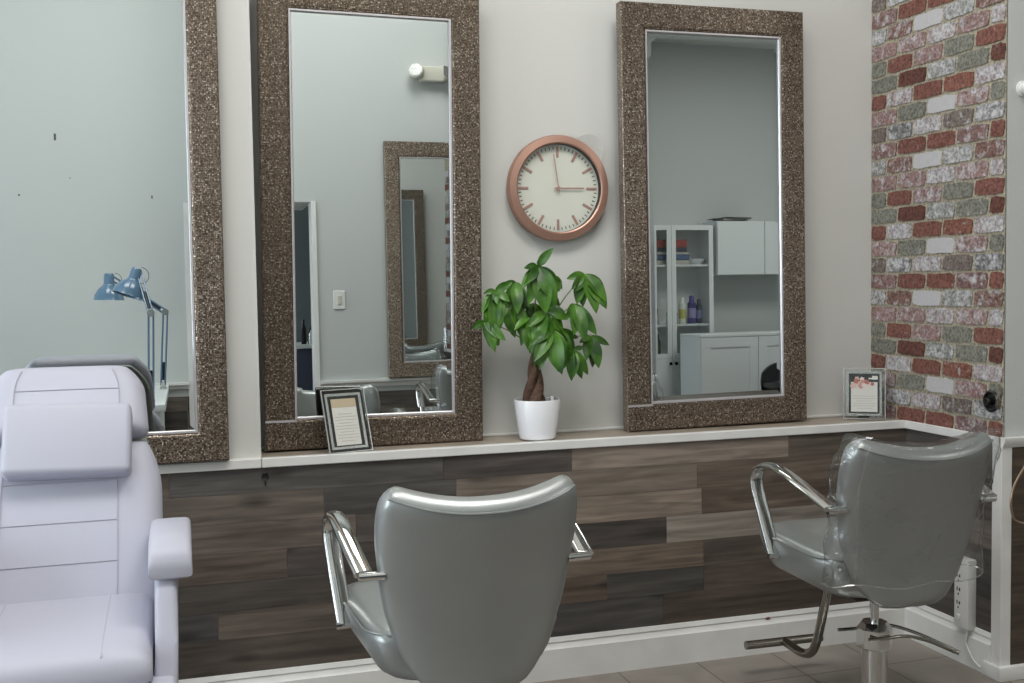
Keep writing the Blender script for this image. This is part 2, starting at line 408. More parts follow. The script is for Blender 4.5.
tones = [
 [(-6, -4.9, (82, 74, 68)), (-4.9, -3.6, (64, 60, 57)), (-3.6, -2.458, (74, 66, 60)), (-2.458, -1.66, (68, 65, 63)), (-1.66, -1.243, (66, 61, 58)), (-1.243, -.466, (108, 98, 90)), (-.466, 0, (82, 74, 67))],
 [(-6, -5.2, (62, 57, 54)), (-5.2, -3.9, (92, 84, 76)), (-3.9, -2.95, (66, 62, 60)), (-2.95, -2.024, (86, 78, 72)), (-2.024, -1.62, (66, 63, 61)), (-1.62, -.806, (97, 88, 80)), (-.806, 0, (84, 74, 66))],
 [(-6, -4.5, (76, 68, 62)), (-4.5, -3.2, (98, 88, 80)), (-3.2, -1.93, (86, 77, 71)), (-1.93, -1.6, (70, 65, 62)), (-1.6, -.79, (102, 92, 83)), (-.79, 0, (78, 68, 60))],
 [(-6, -4.8, (60, 56, 53)), (-4.8, -3.4, (80, 72, 66)), (-3.4, -2.134, (73, 64, 58)), (-2.134, -.917, (60, 55, 52)), (-.917, -.15, (108, 101, 94)), (-.15, 0, (72, 64, 58))],
 [(-6, -5.3, (96, 86, 78)), (-5.3, -4.0, (64, 58, 54)), (-4.0, -2.9, (74, 68, 64)), (-2.9, -1.55, (62, 57, 53)), (-1.55, -.784, (86, 76, 67)), (-.784, 0, (66, 59, 54))],
 [(-6, -4.6, (70, 62, 56)), (-4.6, -3.5, (88, 80, 72)), (-3.5, -2.336, (60, 57, 56)), (-2.336, -1.75, (76, 68, 62)), (-1.75, -1.127, (75, 65, 57)), (-1.127, -.784, (60, 57, 54)), (-.784, 0, (66, 58, 52))],
 [(-6, -4.4, (60, 56, 53)), (-4.4, -3.0, (78, 70, 64)), (-3.0, -1.6, (66, 59, 54)), (-1.6, -.93, (60, 57, 56)), (-.93, 0, (64, 56, 50))],
]
planks('wall_back_panelling', [(zr[i], zr[i + 1], tones[i]) for i in range(7)], None, lambda a, o, z: (a, -o, z))

# side wall: brick paper above the ledge strip, planks below
YC = -.47                                                        # outside corner
bm = B(); box(bm, .004, .13, YC + .12, .2, .0, ZC); structure('wall_side', bm, PAINT)
st = []
for i in range(7):
    sp = [YC + .03, -.31 + .11 * ((i * 3) % 4), .0] if i % 2 else [YC + .03, 0.0]
    cs = [(74, 70, 67), (58, 55, 54), (66, 61, 58), (84, 78, 73)]
    st.append((zr[i], zr[i + 1], [(sp[k], sp[k + 1], cs[(i + k * 2) % 4]) for k in range(len(sp) - 1)]))
planks('wall_side_panelling', st, None, lambda a, o, z: (-o + .004, a, z))

def brick_wall():
    bm = B(); cl = bm.loops.layers.float_color.new('Col')
    def quad(vs, c):
        f = bm.faces.new(vs)
        for l in f.loops: l[cl] = c
        return f
    y0, y1, z0, z1 = YC, .2, .748, ZC
    mc = (*rgb(172, 163, 144)[:3], .28)
    quad([bm.verts.new(p) for p in ((0, y1, z0), (0, y0, z0), (0, y0, z1), (0, y1, z1))], mc)
    quad([bm.verts.new(p) for p in ((0, y0, z0), (.006, y0, z0), (.006, y0, z1), (0, y0, z1))], mc)
    C = dict(red=(126, 86, 77, .33), ora=(136, 92, 80, .36), drk=(104, 70, 62, .29), pnk=(150, 122, 118, .45), pkw=(160, 142, 141, .53),
             gry=(128, 127, 117, .34), gwh=(140, 141, 135, .51), scr=(104, 104, 102, .52), brn=(120, 108, 102, .38), wht=(212, 212, 218, .9), psc=(132, 104, 100, .44), spt=(128, 98, 90, .43))
    rowt = [['gry', 'drk', 'gwh', 'gry', 'drk'], ['red', 'pkw', 'red', 'ora', 'pkw'], ['pnk', 'gry', 'wht', 'pnk', 'gry'], ['brn', 'scr', 'pkw', 'brn', 'scr'],
            ['psc', 'red', 'red', 'psc', 'red'], ['gwh', 'spt', 'wht', 'gwh', 'spt'], ['pnk', 'pnk', 'pkw', 'pnk', 'pkw'], ['gry', 'red', 'pnk', 'gry', 'red']]
    jA = [.2, .048, -.107, -.253, -.405, -.56]; jB = [.2, .109, -.034, -.188, -.337, -.49]
    pz = .058
    for k in range(-14, 44):
        zt = 1.506 - k * pz; zb = zt - pz
        if zb > ZC or zt < z0 + .01: continue
        t = (k) % 8
        J = jA if t in (0, 2, 4, 6) else jB
        for i in range(5):
            a, b_ = J[i], max(J[i + 1], YC)
            if a - b_ < .015: continue
            g = .0043
            ya, yb, za, zb_ = a - g, b_ + (g if J[i + 1] > YC else 0), min(zt - g, ZC), max(zb + g, z0)
            if za - zb_ < .004: continue
            key = C[rowt[t][i]]
            jt = 1 + random.uniform(-.06, .06)
            col = (*[c * jt for c in rgb(*key[:3])[:3]], key[3] + random.uniform(-.03, .03))
            # wavy-edged outline
            def edge(p, q, n):
                return [(p[0] + (q[0] - p[0]) * s / n + random.uniform(-.0013, .0013), p[1] + (q[1] - p[1]) * s / n + random.uniform(-.0016, .0016)) for s in range(n)]
            c_ = .006 if (za - zb_) > .03 and (ya - yb) > .03 else 0
            pts = edge((ya - c_, za), (yb + c_, za), 6) + edge((yb, za - c_), (yb, zb_ + c_), 2) + edge((yb + c_, zb_), (ya - c_, zb_), 6) + edge((ya, zb_ + c_), (ya, za - c_), 2)
            pts = [(min(.2, max(YC, u)), min(ZC, max(z0, w))) for u, w in pts]
            fr = [bm.verts.new((-.0035, u * .985 + (a + b_) / 2 * .015, w)) for u, w in pts]; bk = [bm.verts.new((0, u, w)) for u, w in pts]
            f = quad(fr, col)
            if rowt[t][i] in ('gry', 'red', 'drk') and random.random() < .8:
                pass
            n = len(pts)
            for q in range(n): quad((fr[q], bk[q], bk[(q + 1) % n], fr[(q + 1) % n]), (*[c * .8 for c in col[:3]], col[3] - .1))
    return tag(obj('wall_side_brick', bm, BRICK, None, 0), kind='structure')
brick_wall()

# right wall stretch that turns off at the outside corner and faces the camera
bm = B(); box(bm, .004, XR, YC, YC + .12, 0, ZC); structure('wall_right', bm, PAINT_SHADED)
planks('wall_right_panelling', [(.729, .04, [(.03 + .17 * i, .03 + .17 * (i + 1), [(62, 54, 45), (54, 47, 41), (68, 59, 50)][i % 3]) for i in range(28)])], None, lambda a, o, z: (a, YC - o, z))
bm = B(); box(bm, XR, XR + .1, YF, .32, 0, ZC); structure('wall_east', bm, PAINT_SHADED)
bm = B(); box(bm, XL, XR, YF - .1, YF, 0, ZC); structure('wall_far', bm, PAINT_SHADED)
# left wall with the shop-window opening and a second one added for light
W1 = (-2.6, -.25); W_FILL = (-6.9, -3.9); WZ = (.35, 3.1)  # second opening is an unseen window added to light the far room
bm = B()
for a, b_ in ((YF, W_FILL[0]), (W_FILL[1], W1[0]), (W1[1], .32)): box(bm, XL - .12, XL, a, b_, 0, ZC)
for a, b_ in (W1, W_FILL):
    box(bm, XL - .12, XL, a, b_, 0, WZ[0]); box(bm, XL - .12, XL, a, b_, WZ[1], ZC)
structure('wall_left', bm, PAINT)
for i, (a, b_) in enumerate((W1, W_FILL)):
    bm = B()
    for yy in (a + .03, (a + b_) / 2, b_ - .03): box(bm, XL - .09, XL - .03, yy - .03, yy + .03, WZ[0], WZ[1])
    for zz in (WZ[0] + .03, WZ[1] - .03): box(bm, XL - .09, XL - .03, a, b_, zz - .03, zz + .03)
    w = structure('window_%d' % (i + 1), bm, DARKM)  # the second of these is the added window
    bm = B(); box(bm, XL - .064, XL - .058, a + .05, b_ - .05, WZ[0] + .05, WZ[1] - .05); obj('pane', bm, GLASS, w)
# wall stretches facing the mirrors: left one behind the manicure desk, right one with the opposite mirror
YA, YB = -3.5, -3.0
bm = B(); box(bm, -5.2, -2.25, YA - .12, YA, 0, ZC); structure('wall_opposite', bm, PAINT_SHADED)
bm = B(); box(bm, -1.66, -.02, YB - .12, YB, 0, ZC); structure('wall_facing', bm, PAINT_SHADED)
bm = B(); box(bm, -2.25, -1.66, YA - .12, YB, 1.79, ZC); structure('wall_over_doorway', bm, PAINT_SHADED)
bm = B(); box(bm, -1.672, -1.646, YB - .14, YB + .012, 0, 1.795); box(bm, -2.285, -2.235, YA - .14, YA + .012, 0, 1.80)
structure('trim_door', bm, WHITE)
pal = [(70, 66, 63), (58, 55, 53), (80, 73, 68), (64, 58, 54)]
planks('wall_facing_panelling', [(zr[i], zr[i + 1], [(-1.645 + .5 * k - .2 * (i % 2) if k else -1.645, min(-.02, -1.645 + .5 * (k + 1) - .2 * (i % 2)), pal[(i * 3 + k) % 4]) for k in range(4) if -1.645 + .5 * k - .2 * (i % 2) < -.03]) for i in range(1, 7)], None, lambda a, o, z: (a, YB + o, z))
planks('wall_opposite_panelling', [(zr[i], zr[i + 1], [(-5.2 + .7 * k, min(-2.285, -5.2 + .7 * (k + 1)), pal[(i * 3 + k) % 4]) for k in range(5)]) for i in range(1, 7)], None, lambda a, o, z: (a, YA + o, z))
bm = B(); extrude_profile(bm, [(YB, .69), (YB + .012, .69), (YB + .016, .71), (YB + .03, .72), (YB + .03, .734), (YB, .734)], 'x', -1.645, -.02); structure('trim_rail_facing', bm, WHITE)
bm = B(); extrude_profile(bm, [(YA, .705), (YA + .012, .705), (YA + .016, .72), (YA + .03, .73), (YA + .03, .744), (YA, .744)], 'x', -5.2, -2.285); structure('trim_rail_opposite', bm, WHITE)

# ledge in the niche, its white nosing, and the strip running on under the brick
bm = B(); box(bm, -2.2, 0, -.002, .2, .737, .757); structure('trim_ledge', bm, LEDGE)
bm = B(); box(bm, -2.2, -.004, -.014, .01, .733, .7605, .002, 1); structure('trim_ledge_nosing', bm, WHITE)
bm = B(); box(bm, -5.9, -2.202, -.014, .03, .733, .7605, .002, 1); structure('trim_pier_nosing', bm, WHITE)
bm = B(); box(bm, -2.198, -.006, .188, .2, .757, .766, .002, 1); structure('trim_caulk', bm, WHITE)
bm = B(); box(bm, -.012, .006, YC + .002, .002, .733, .7605, .002, 1); structure('trim_side_nosing', bm, WHITE)
bm = B(); box(bm, -.010, .03, YC - .008, YC + .034, .0, .742, .002, 1); structure('trim_corner_post', bm, WHITE)
bm = B(); extrude_profile(bm, [(YC, .729), (YC - .01, .729), (YC - .014, .738), (YC - .02, .748), (YC - .02, .76), (YC - .001, .76)], 'x', -.009, XR); structure('trim_rail_right', bm, WHITE)
def base_prof(y, s): return [(y, 0), (y + s * .014, 0), (y + s * .014, .098), (y + s * .009, .103), (y + s * .006, .117), (y + s * .009, .120), (y + s * .005, .134), (y, .134)]
bm = B(); extrude_profile(bm, base_prof(-.003, -1), 'x', -5.9, -.002); structure('baseboard_back', bm, WHITE)
bm = B(); extrude_profile(bm, base_prof(.001, -1), 'y', YC + .034, -.002); structure('baseboard_side', bm, WHITE)
bm = B(); box(bm, -.022, XR, YC - .022, YC - .003, 0, .045, .003, 2); box(bm, -.0215, -.003, YC - .012, YC + .06, 0, .0446, .002, 2); structure('baseboard_right', bm, WHITE)
bm = B(); prism(bm, [(1.6, ZC), (2.6, ZC), (1.6, 3.25)], .6, Matrix.Translation((0, YF, 0))); structure('trim_bulkhead', bm, CEIL)

# ------------------------------------------------------------------ big mirrors
SCUFF = mat('brown_scuff', rgb(132, 88, 56), .8)
bm = B(); lathe(bm, [(0, 0), (.009, 0), (.006, .0012), (0, .0014)], 11, Matrix.Translation((-.551, -.0125, .117)) @ Matrix.Diagonal((1.1, 1, .55, 1)) @ Matrix.Rotation(PI / 2, 4, 'X')); structure('trim_scuff', bm, SCUFF)
MARK = mat('wall_scratch', rgb(84, 84, 80), .8)
bm = B()
for mx_, mz_, w_, h_ in ((-3.076, 2.167, .006, .019), (-3.275, 1.837, .005, .005), (-2.563, 1.832, .004, .009), (-3.004, 1.936, .003, .003)): box(bm, mx_ - w_, mx_ + w_, YA, YA + .0012, mz_ - h_, mz_ + h_, .0004, 1)
structure('trim_wall_scratches', bm, MARK)
def make_mirror(name, label, group, x0, x1, z0, z1, yfront, lean=.3, face=1, st=.097, depth=.04, joint=False, turn=0.0, roll=0.0):
    """local: front faces -y (face=1) at y=0; base at z=0"""
    w, h = x1 - x0, z1 - z0
    rot = 0 if face == 1 else PI
    t = thing(name, label, 'mirror', ((x0 + x1) / 2, yfront, z0), rot, group)
    t.rotation_euler = (R(-lean), R(roll), rot + R(turn))
    bm = B()
    def ring(ix, y): return [(-w / 2 + ix, y, ix), (w / 2 - ix, y, ix), (w / 2 - ix, y, h - ix), (-w / 2 + ix, y, h - ix)]
    prof = [(0, depth), (0, .004), (.004, 0), (st - .008, .0), (st, .006), (st, .016), (st, depth)]
    rings = [[bm.verts.new(p) for p in ring(ix, y)] for ix, y in prof]
    for a, b_ in zip(rings, rings[1:] + rings[:1]):
        for k in range(4): bm.faces.new((a[k], a[(k + 1) % 4], b_[(k + 1) % 4], b_[k]))
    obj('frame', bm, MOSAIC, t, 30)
    bm = B(); prof = [(st + .0006, .005), (st + .006, .005), (st + .009, .0125), (st + .0006, .0125)]
    rings = [[bm.verts.new(p) for p in ring(ix, y)] for ix, y in prof]
    for a, b_ in zip(rings, rings[1:] + rings[:1]):
        for k in range(4): bm.faces.new((a[k], a[(k + 1) % 4], b_[(k + 1) % 4], b_[k]))
    l = obj('inner_lip', bm, LIP, t, 30); l['label'] = 'thin silver lip round the glass'
    bm = B()
    o = [bm.verts.new(p) for p in ring(st + .004, .0142)]; i_ = [bm.verts.new(p) for p in ring(st + .024, .0139)]
    bm.faces.new(i_)
    for k in range(4): bm.faces.new((o[k], o[(k + 1) % 4], i_[(k + 1) % 4], i_[k]))
    obj('mirror_glass', bm, MIRROR, t, 0)
    rbox_obj('backing_board', -w / 2 + .05, w / 2 - .05, .018, depth + .012, .05, h - .05, .002, BLACK, t, 1)
    if joint:
        bm = B(); box(bm, -w / 2 + .001, -w / 2 + st + .004, -.0008, .004, st - .006, st + .001); j = obj('joint_highlight', bm, LIP, t); j['label'] = 'silver strip for the highlight at the lower corner joint'  # thin strip added to draw the highlight along the joint gap
    return t
g = 'bronze framed mirrors of the styling stations'
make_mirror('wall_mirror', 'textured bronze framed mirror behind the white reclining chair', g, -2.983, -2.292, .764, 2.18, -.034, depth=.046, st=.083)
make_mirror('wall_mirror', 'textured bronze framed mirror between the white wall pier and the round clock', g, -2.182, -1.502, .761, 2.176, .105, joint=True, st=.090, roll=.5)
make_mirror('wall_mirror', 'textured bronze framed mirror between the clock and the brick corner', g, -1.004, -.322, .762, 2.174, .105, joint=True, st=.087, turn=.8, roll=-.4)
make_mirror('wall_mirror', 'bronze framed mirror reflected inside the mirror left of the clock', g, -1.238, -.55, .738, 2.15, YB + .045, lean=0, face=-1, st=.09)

# ------------------------------------------------------------------ clock
def make_clock():
    Rr = .1735
    t = thing('wall_clock', 'round copper rimmed wall clock above the potted plant', 'clock', (-1.2125, .2, 1.568))
    M = Matrix.Rotation(PI / 2, 4, 'X')      # local z -> -y
    bm = B(); lathe(bm, [(Rr * .97, 0), (Rr, .004), (Rr, .030), (Rr * .985, .036), (Rr * .86, .040), (Rr * .835, .037)], 64, M); obj('rim', bm, COPPER, t)
    bm = B(); lathe(bm, [(Rr * .835, .037), (Rr * .83, .014)], 64, M); o = obj('inner_wall', bm, DARKM, t); o['label'] = 'dark inner wall of the rim'
    bm = B(); lathe(bm, [(0, .014), (Rr * .835, .014), (Rr * .835, .004), (0, .004)], 64, M); obj('dial', bm, DIAL, t)
    bm = B()
    for k in range(60):
        if k % 5 == 0: continue
        box(bm, -.0012, .0012, -.0152, -.0142, Rr * .735, Rr * .79, 0, M=Matrix.Rotation(-k * PI / 30, 4, 'Y'))
    obj('minute_track', bm, INK, t)
    for k in range(12):
        bm = B(); box(bm, -.0042, .0042, -.0165, -.0145, Rr * .585, Rr * .79, .0006, 1, Matrix.Rotation(-k * PI / 6, 4, 'Y')); obj('hour_marker', bm, COPPERP, t)
    bm = B(); box(bm, -.0024, .0024, -.0225, -.0205, -Rr * .08, Rr * .52, .0006, 1, Matrix.Rotation(R(89.5), 4, 'Y')); obj('hour_hand', bm, COPPERP, t)
    bm = B(); box(bm, -.0016, .0016, -.0265, -.0245, -Rr * .09, Rr * .645, .0005, 1, Matrix.Rotation(R(-8.2), 4, 'Y')); obj('minute_hand', bm, COPPERP, t)
    bm = B(); lathe(bm, [(.0055, .013), (.0055, .028), (0, .0285)], 20, M); obj('hub', bm, COPPERP, t)
    bm = B(); lathe(bm, [(0, .0335), (Rr * .834, .0335)], 48, M); obj('cover_glass', bm, GLASS, t)
make_clock()
bm = B(); lathe(bm, [(.058, 0), (.0575, .001), (.056, .0013), (.0545, .0008), (0, .0008)], 48, Matrix.Translation((-1.098, .2, 1.695)) @ Matrix.Rotation(PI / 2, 4, 'X'))
lathe(bm, [(.003, .0008), (.002, .002), (0, .002)], 10, Matrix.Translation((-1.085, .2, 1.697)) @ Matrix.Rotation(PI / 2, 4, 'X'))
tag(obj('cover_plate', bm, PAINT), 'round wall plate painted over white, half hidden behind the clock', 'cover plate')

# ------------------------------------------------------------------ plant
def make_plant():
    base = Vector((-1.332, .068, .7605))
    t = thing('potted_plant', 'braided money tree in a white pot on the ledge', 'plant', base)
    bm = B(); lathe(bm, [(0, 0), (.054, 0), (.058, .004), (.0745, .124), (.073, .127), (.070, .125), (.067, .105), (0, .105)], 48); obj('pot', bm, POT, t)
    bm = B(); lathe(bm, [(0, .118), (.04, .117), (.0685, .113), (.0685, .1045), (0, .1045)], 28); obj('soil', bm, SOIL, t)
    bm = B(); box(bm, -.005, .005, -.004, .004, .11, .137, .002, 1, Matrix.Translation((.040, -.03, 0))); o = obj('plant_tag', bm, PLASTW, t); o['label'] = 'little white marker stuck in the soil'
    # braided trunk
    bm = B()
    for k in range(3):
        pts, rr = [], []
        for s in range(27):
            q = s / 26; z = .105 + q * .17; a = k * 2 * PI / 3 + q * 3.6
            ro = .0165 * (1 - q) ** .8 + .0045
            pts.append((-.010 + ro * math.cos(a) + .004 * q, ro * math.sin(a), z)); rr.append(.0155 * (1 - q) ** 1.1 + .0068)
        tube(bm, pts, rr, 10)
    obj('trunk', bm, BARK, t, 60)
    # leaf clusters: hub x,z and depth, tips x,z
    CL = [
     ((-1.339, 1.309, -.03), [(-1.297, 1.366), (-1.393, 1.304), (-1.403, 1.238), (-1.378, 1.190), (-1.326, 1.160), (-1.272, 1.245)]),
     ((-1.477, 1.236, -.02), [(-1.425, 1.262), (-1.527, 1.166), (-1.498, 1.092), (-1.478, 1.104), (-1.440, 1.200), (-1.518, 1.226)]),
     ((-1.519, 1.142, -.03), [(-1.566, 1.119), (-1.508, 1.062), (-1.482, 1.064), (-1.460, 1.080)]),
     ((-1.420, 1.206, .015), [(-1.410, 1.085), (-1.367, 1.118), (-1.446, 1.154), (-1.395, 1.15)]),
     ((-1.164, 1.284, .02), [(-1.226, 1.269), (-1.213, 1.226), (-1.176, 1.177), (-1.103, 1.170), (-1.096, 1.231)]),
     ((-1.154, 1.084, .00), [(-1.091, 1.052), (-1.137, .980), (-1.183, 1.006), (-1.200, 1.064)]),
     ((-1.226, 1.044, -.035), [(-1.237, .944), (-1.180, .962), (-1.280, .975), (-1.188, 1.050), (-1.262, 1.0)]),
     ((-1.219, 1.190, -.03), [(-1.157, 1.090), (-1.200, 1.070), (-1.236, 1.090), (-1.262, 1.142), (-1.190, 1.16)]),
     ((-1.302, 1.110, -.05), [(-1.300, .980), (-1.270, 1.000), (-1.335, 1.045), (-1.378, 1.000), (-1.250, 1.070), (-1.352, .985), (-1.384, 1.062)]),
     ((-1.252, 1.280, .05), [(-1.265, 1.243), (-1.238, 1.236), (-1.252, 1.225)]),
     ((-1.277, 1.226, .04), [(-1.316, 1.245), (-1.288, 1.153), (-1.310, 1.134), (-1.248, 1.18)]),
     ((-1.345, 1.190, .04), [(-1.372, 1.13), (-1.33, 1.12), (-1.30, 1.16), (-1.39, 1.18)]),
     ((-1.318, 1.168, -.03), [(-1.352, 1.06), (-1.31, 1.03), (-1.275, 1.075), (-1.25, 1.14), (-1.385, 1.12)]),
     ((-1.365, 1.150, -.02), [(-1.40, 1.06), (-1.372, 1.035), (-1.335, 1.05), (-1.425, 1.11)]),
     ((-1.262, 1.110, -.02), [(-1.29, 1.01), (-1.255, .99), (-1.22, 1.03), (-1.21, 1.08)]),
     ((-1.400, 1.262, .01), [(-1.44, 1.20), (-1.41, 1.16), (-1.37, 1.18), (-1.45, 1.25)]),
     ((-1.285, 1.180, -.01), [(-1.30, 1.105), (-1.262, 1.105), (-1.245, 1.14), (-1.325, 1.13)]),
    ]
    def leaf(bm, hub, tip, wid, sag, lift):
        hub, tip = Vector(hub), Vector(tip); d = tip - hub; Ln = d.length
        view = Vector((.28, .94, .1))
        n = (-view + Vector((random.uniform(-.5, .5), 0, random.uniform(-.1, .7)))).normalized()
        s = d.cross(n).normalized(); n = s.cross(d).normalized()
        NS = 9; rows = []
        for i in range(NS + 1):
            q = i / NS
            c = hub + d * q + n * (lift * math.sin(q * PI) * Ln)
            wv = wid * Ln * (math.sin(PI * (q ** .85)) ** .8) * .5 if 0 < q < 1 else 0.0005
            if q < .08: wv = .001
            rows.append([bm.verts.new(c + s * (wv * e) + n * (abs(e) * wv * .30)) for e in (-1, -.5, 0, .5, 1)])
        for a, b_ in zip(rows, rows[1:]):
            for k in range(4): bm.faces.new((a[k], a[k + 1], b_[k + 1], b_[k]))
    top = Vector((-.006, 0, .275))
    for hub, tips in CL:
        h = Vector((hub[0], base.y + hub[2], hub[2] * 0 + hub[1])) - base
        h = Vector((hub[0] + .006 - base.x, hub[2], hub[1] - base.z))
        bm = B()
        extra = []
        for (a_, b_) in zip(tips, tips[1:]):
            if random.random() < .75: extra.append(((a_[0] + b_[0]) / 2 + random.uniform(-.012, .012), (a_[1] + b_[1]) / 2 - random.uniform(0, .02)))
        for (tx, tz) in tips + extra:
            Ln = math.hypot(tx - hub[0], tz - hub[1])
            dy = hub[2] - .25 * Ln + random.uniform(-.02, .02)
            leaf(bm, h, (tx + .006 - base.x, dy, tz - base.z), random.uniform(.33, .42) if Ln > .07 else .45, 0, random.uniform(.05, .12))
        lo = obj('leaf_cluster', bm, LEAF, t, 0, recalc=False)
        for p in lo.data.polygons: p.use_smooth = True
        bm = B()
        mid = (top + h) / 2 + Vector((0, .01, .02))
        pts = spline([top + Vector((0, 0, random.uniform(-.02, .02))), mid, h], 6); tube(bm, pts, [.0028 - .0013 * i / (len(pts) - 1) for i in range(len(pts))], 6)
        obj('leaf_stalk', bm, STEMG, t)
make_plant()

# ------------------------------------------------------------------ photo frames
def make_photo(label, loc, rz, lean, w, h, right):
    """local: faces -y, stands on z=0"""
    t = thing('photo_frame', label, 'picture frame', loc, rz, 'small glass photo frames on the ledge')
    t.rotation_euler = (R(-lean), 0, rz)
    bm = B(); box(bm, -w / 2, w / 2, 0, .004, 0, h, .0008, 1); obj('glass_panel', bm, GLASS, t)
    def rim(i0, i1, y0, y1, m, nm):
        bm = B()
        for a in ((-w / 2 + i0, w / 2 - i0, i0, i1), (-w / 2 + i0, w / 2 - i0, h - i1, h - i0)): box(bm, a[0], a[1], y0, y1, a[2], a[3])
        for a in ((-w / 2 + i0, -w / 2 + i1), (w / 2 - i1, w / 2 - i0)): box(bm, a[0], a[1], y0, y1, i1, h - i1)
        return obj(nm, bm, m, t)
    rim(0, .003, -.001, .005, SILVERB, 'polished_edge')
    rim(.012, .020, .0045, .0075, SILVERB, 'inner_border')
    bm = B(); box(bm, -w / 2 + .0195, w / 2 - .0195, .005, .009, .0195, h - .0195); obj('black_mount', bm, BLACK, t)
    bm = B(); (box(bm, -w / 2 + .004, w / 2 - .004, .0095, .012, .004, h - .004) if not right else box(bm, -w / 2 + .021, w / 2 - .021, .0095, .012, .021, h - .021)); o = obj('back_board', bm, BLACK, t)
    cx0, cx1, cz0, cz1 = (-w / 2 + .027, w / 2 - .027, .026, h - .05) if right else (-w / 2 + .029, w / 2 - .031, .0235, h - .030)
    bm = B(); box(bm, cx0, cx1, .0036, .0052, cz0, cz1); obj('card', bm, CARD, t)
    bm = B()
    nl = 6 if right else 10
    for k in range(nl):
        z = cz0 + .012 + k * (.0085 if right else (cz1 - cz0 - .05) / nl); hw = (cx1 - cx0) / 2 * (.85 if k % 3 else .6)
        box(bm, (cx0 + cx1) / 2 - hw, (cx0 + cx1) / 2 + hw, .0030, .0036, z, z + .0016)
    obj('print_lines', bm, FAINT, t)
    if right:
        for k in range(16):
            x = random.uniform(cx0 + .006, cx1 - .014); z = random.uniform(cz1 - .020, h - .034); r_ = random.uniform(.006, .011)
            b_ = B(); n = 11; y = .0030 - .00012 * k; a0 = random.uniform(0, 6)
            vs = [b_.verts.new((x + r_ * (1 + .25 * math.sin(5 * a + a0)) * math.cos(a), y, z + r_ * (1 + .25 * math.sin(5 * a + a0)) * math.sin(a))) for a in [2 * PI * q / n for q in range(n)]]
            b2 = [b_.verts.new((v.co.x, .0040, v.co.z)) for v in vs]
            b_.faces.new(vs); b_.faces.new(list(reversed(b2)))
            for q in range(n): b_.faces.new((vs[q], vs[(q + 1) % n], b2[(q + 1) % n], b2[q]))
            obj('printed_flower', b_, PINKS[k % 4], t, 0)
        bm = B(); box(bm, cx1 - .018, cx1 + .001, .0022, .0048, h - .041, h - .028); box(bm, cx1 - .030, cx1 - .018, .0022, .0048, h - .040, h - .035); obj('printed_ribbon', bm, CARD, t)
    else:
        bm = B(); box(bm, cx0, cx1, .0030, .0054, cz1 - .026, cz1 + .0005); o = obj('card_heading', bm, CARDTOP, t); o['label'] = 'beige band across the top of the card'
    bm = B(); box(bm, -.02, .02, 0, .003, 0, h * .62, M=Matrix.Translation((0, .014, h * .62)) @ Matrix.Rotation(R(180 + lean + 12), 4, 'X')); obj('easel_back', bm, BLACK, t)
make_photo('glass photo frame holding a plain printed card, leaning on the mirror left of the clock', (-1.937, .004, .7612), R(14), 20, .139, .196, False)
make_photo('glass photo frame with pink flowers on its card, in the brick corner', (-.121, .067, .7612), R(-34), 5, .143, .181, True)

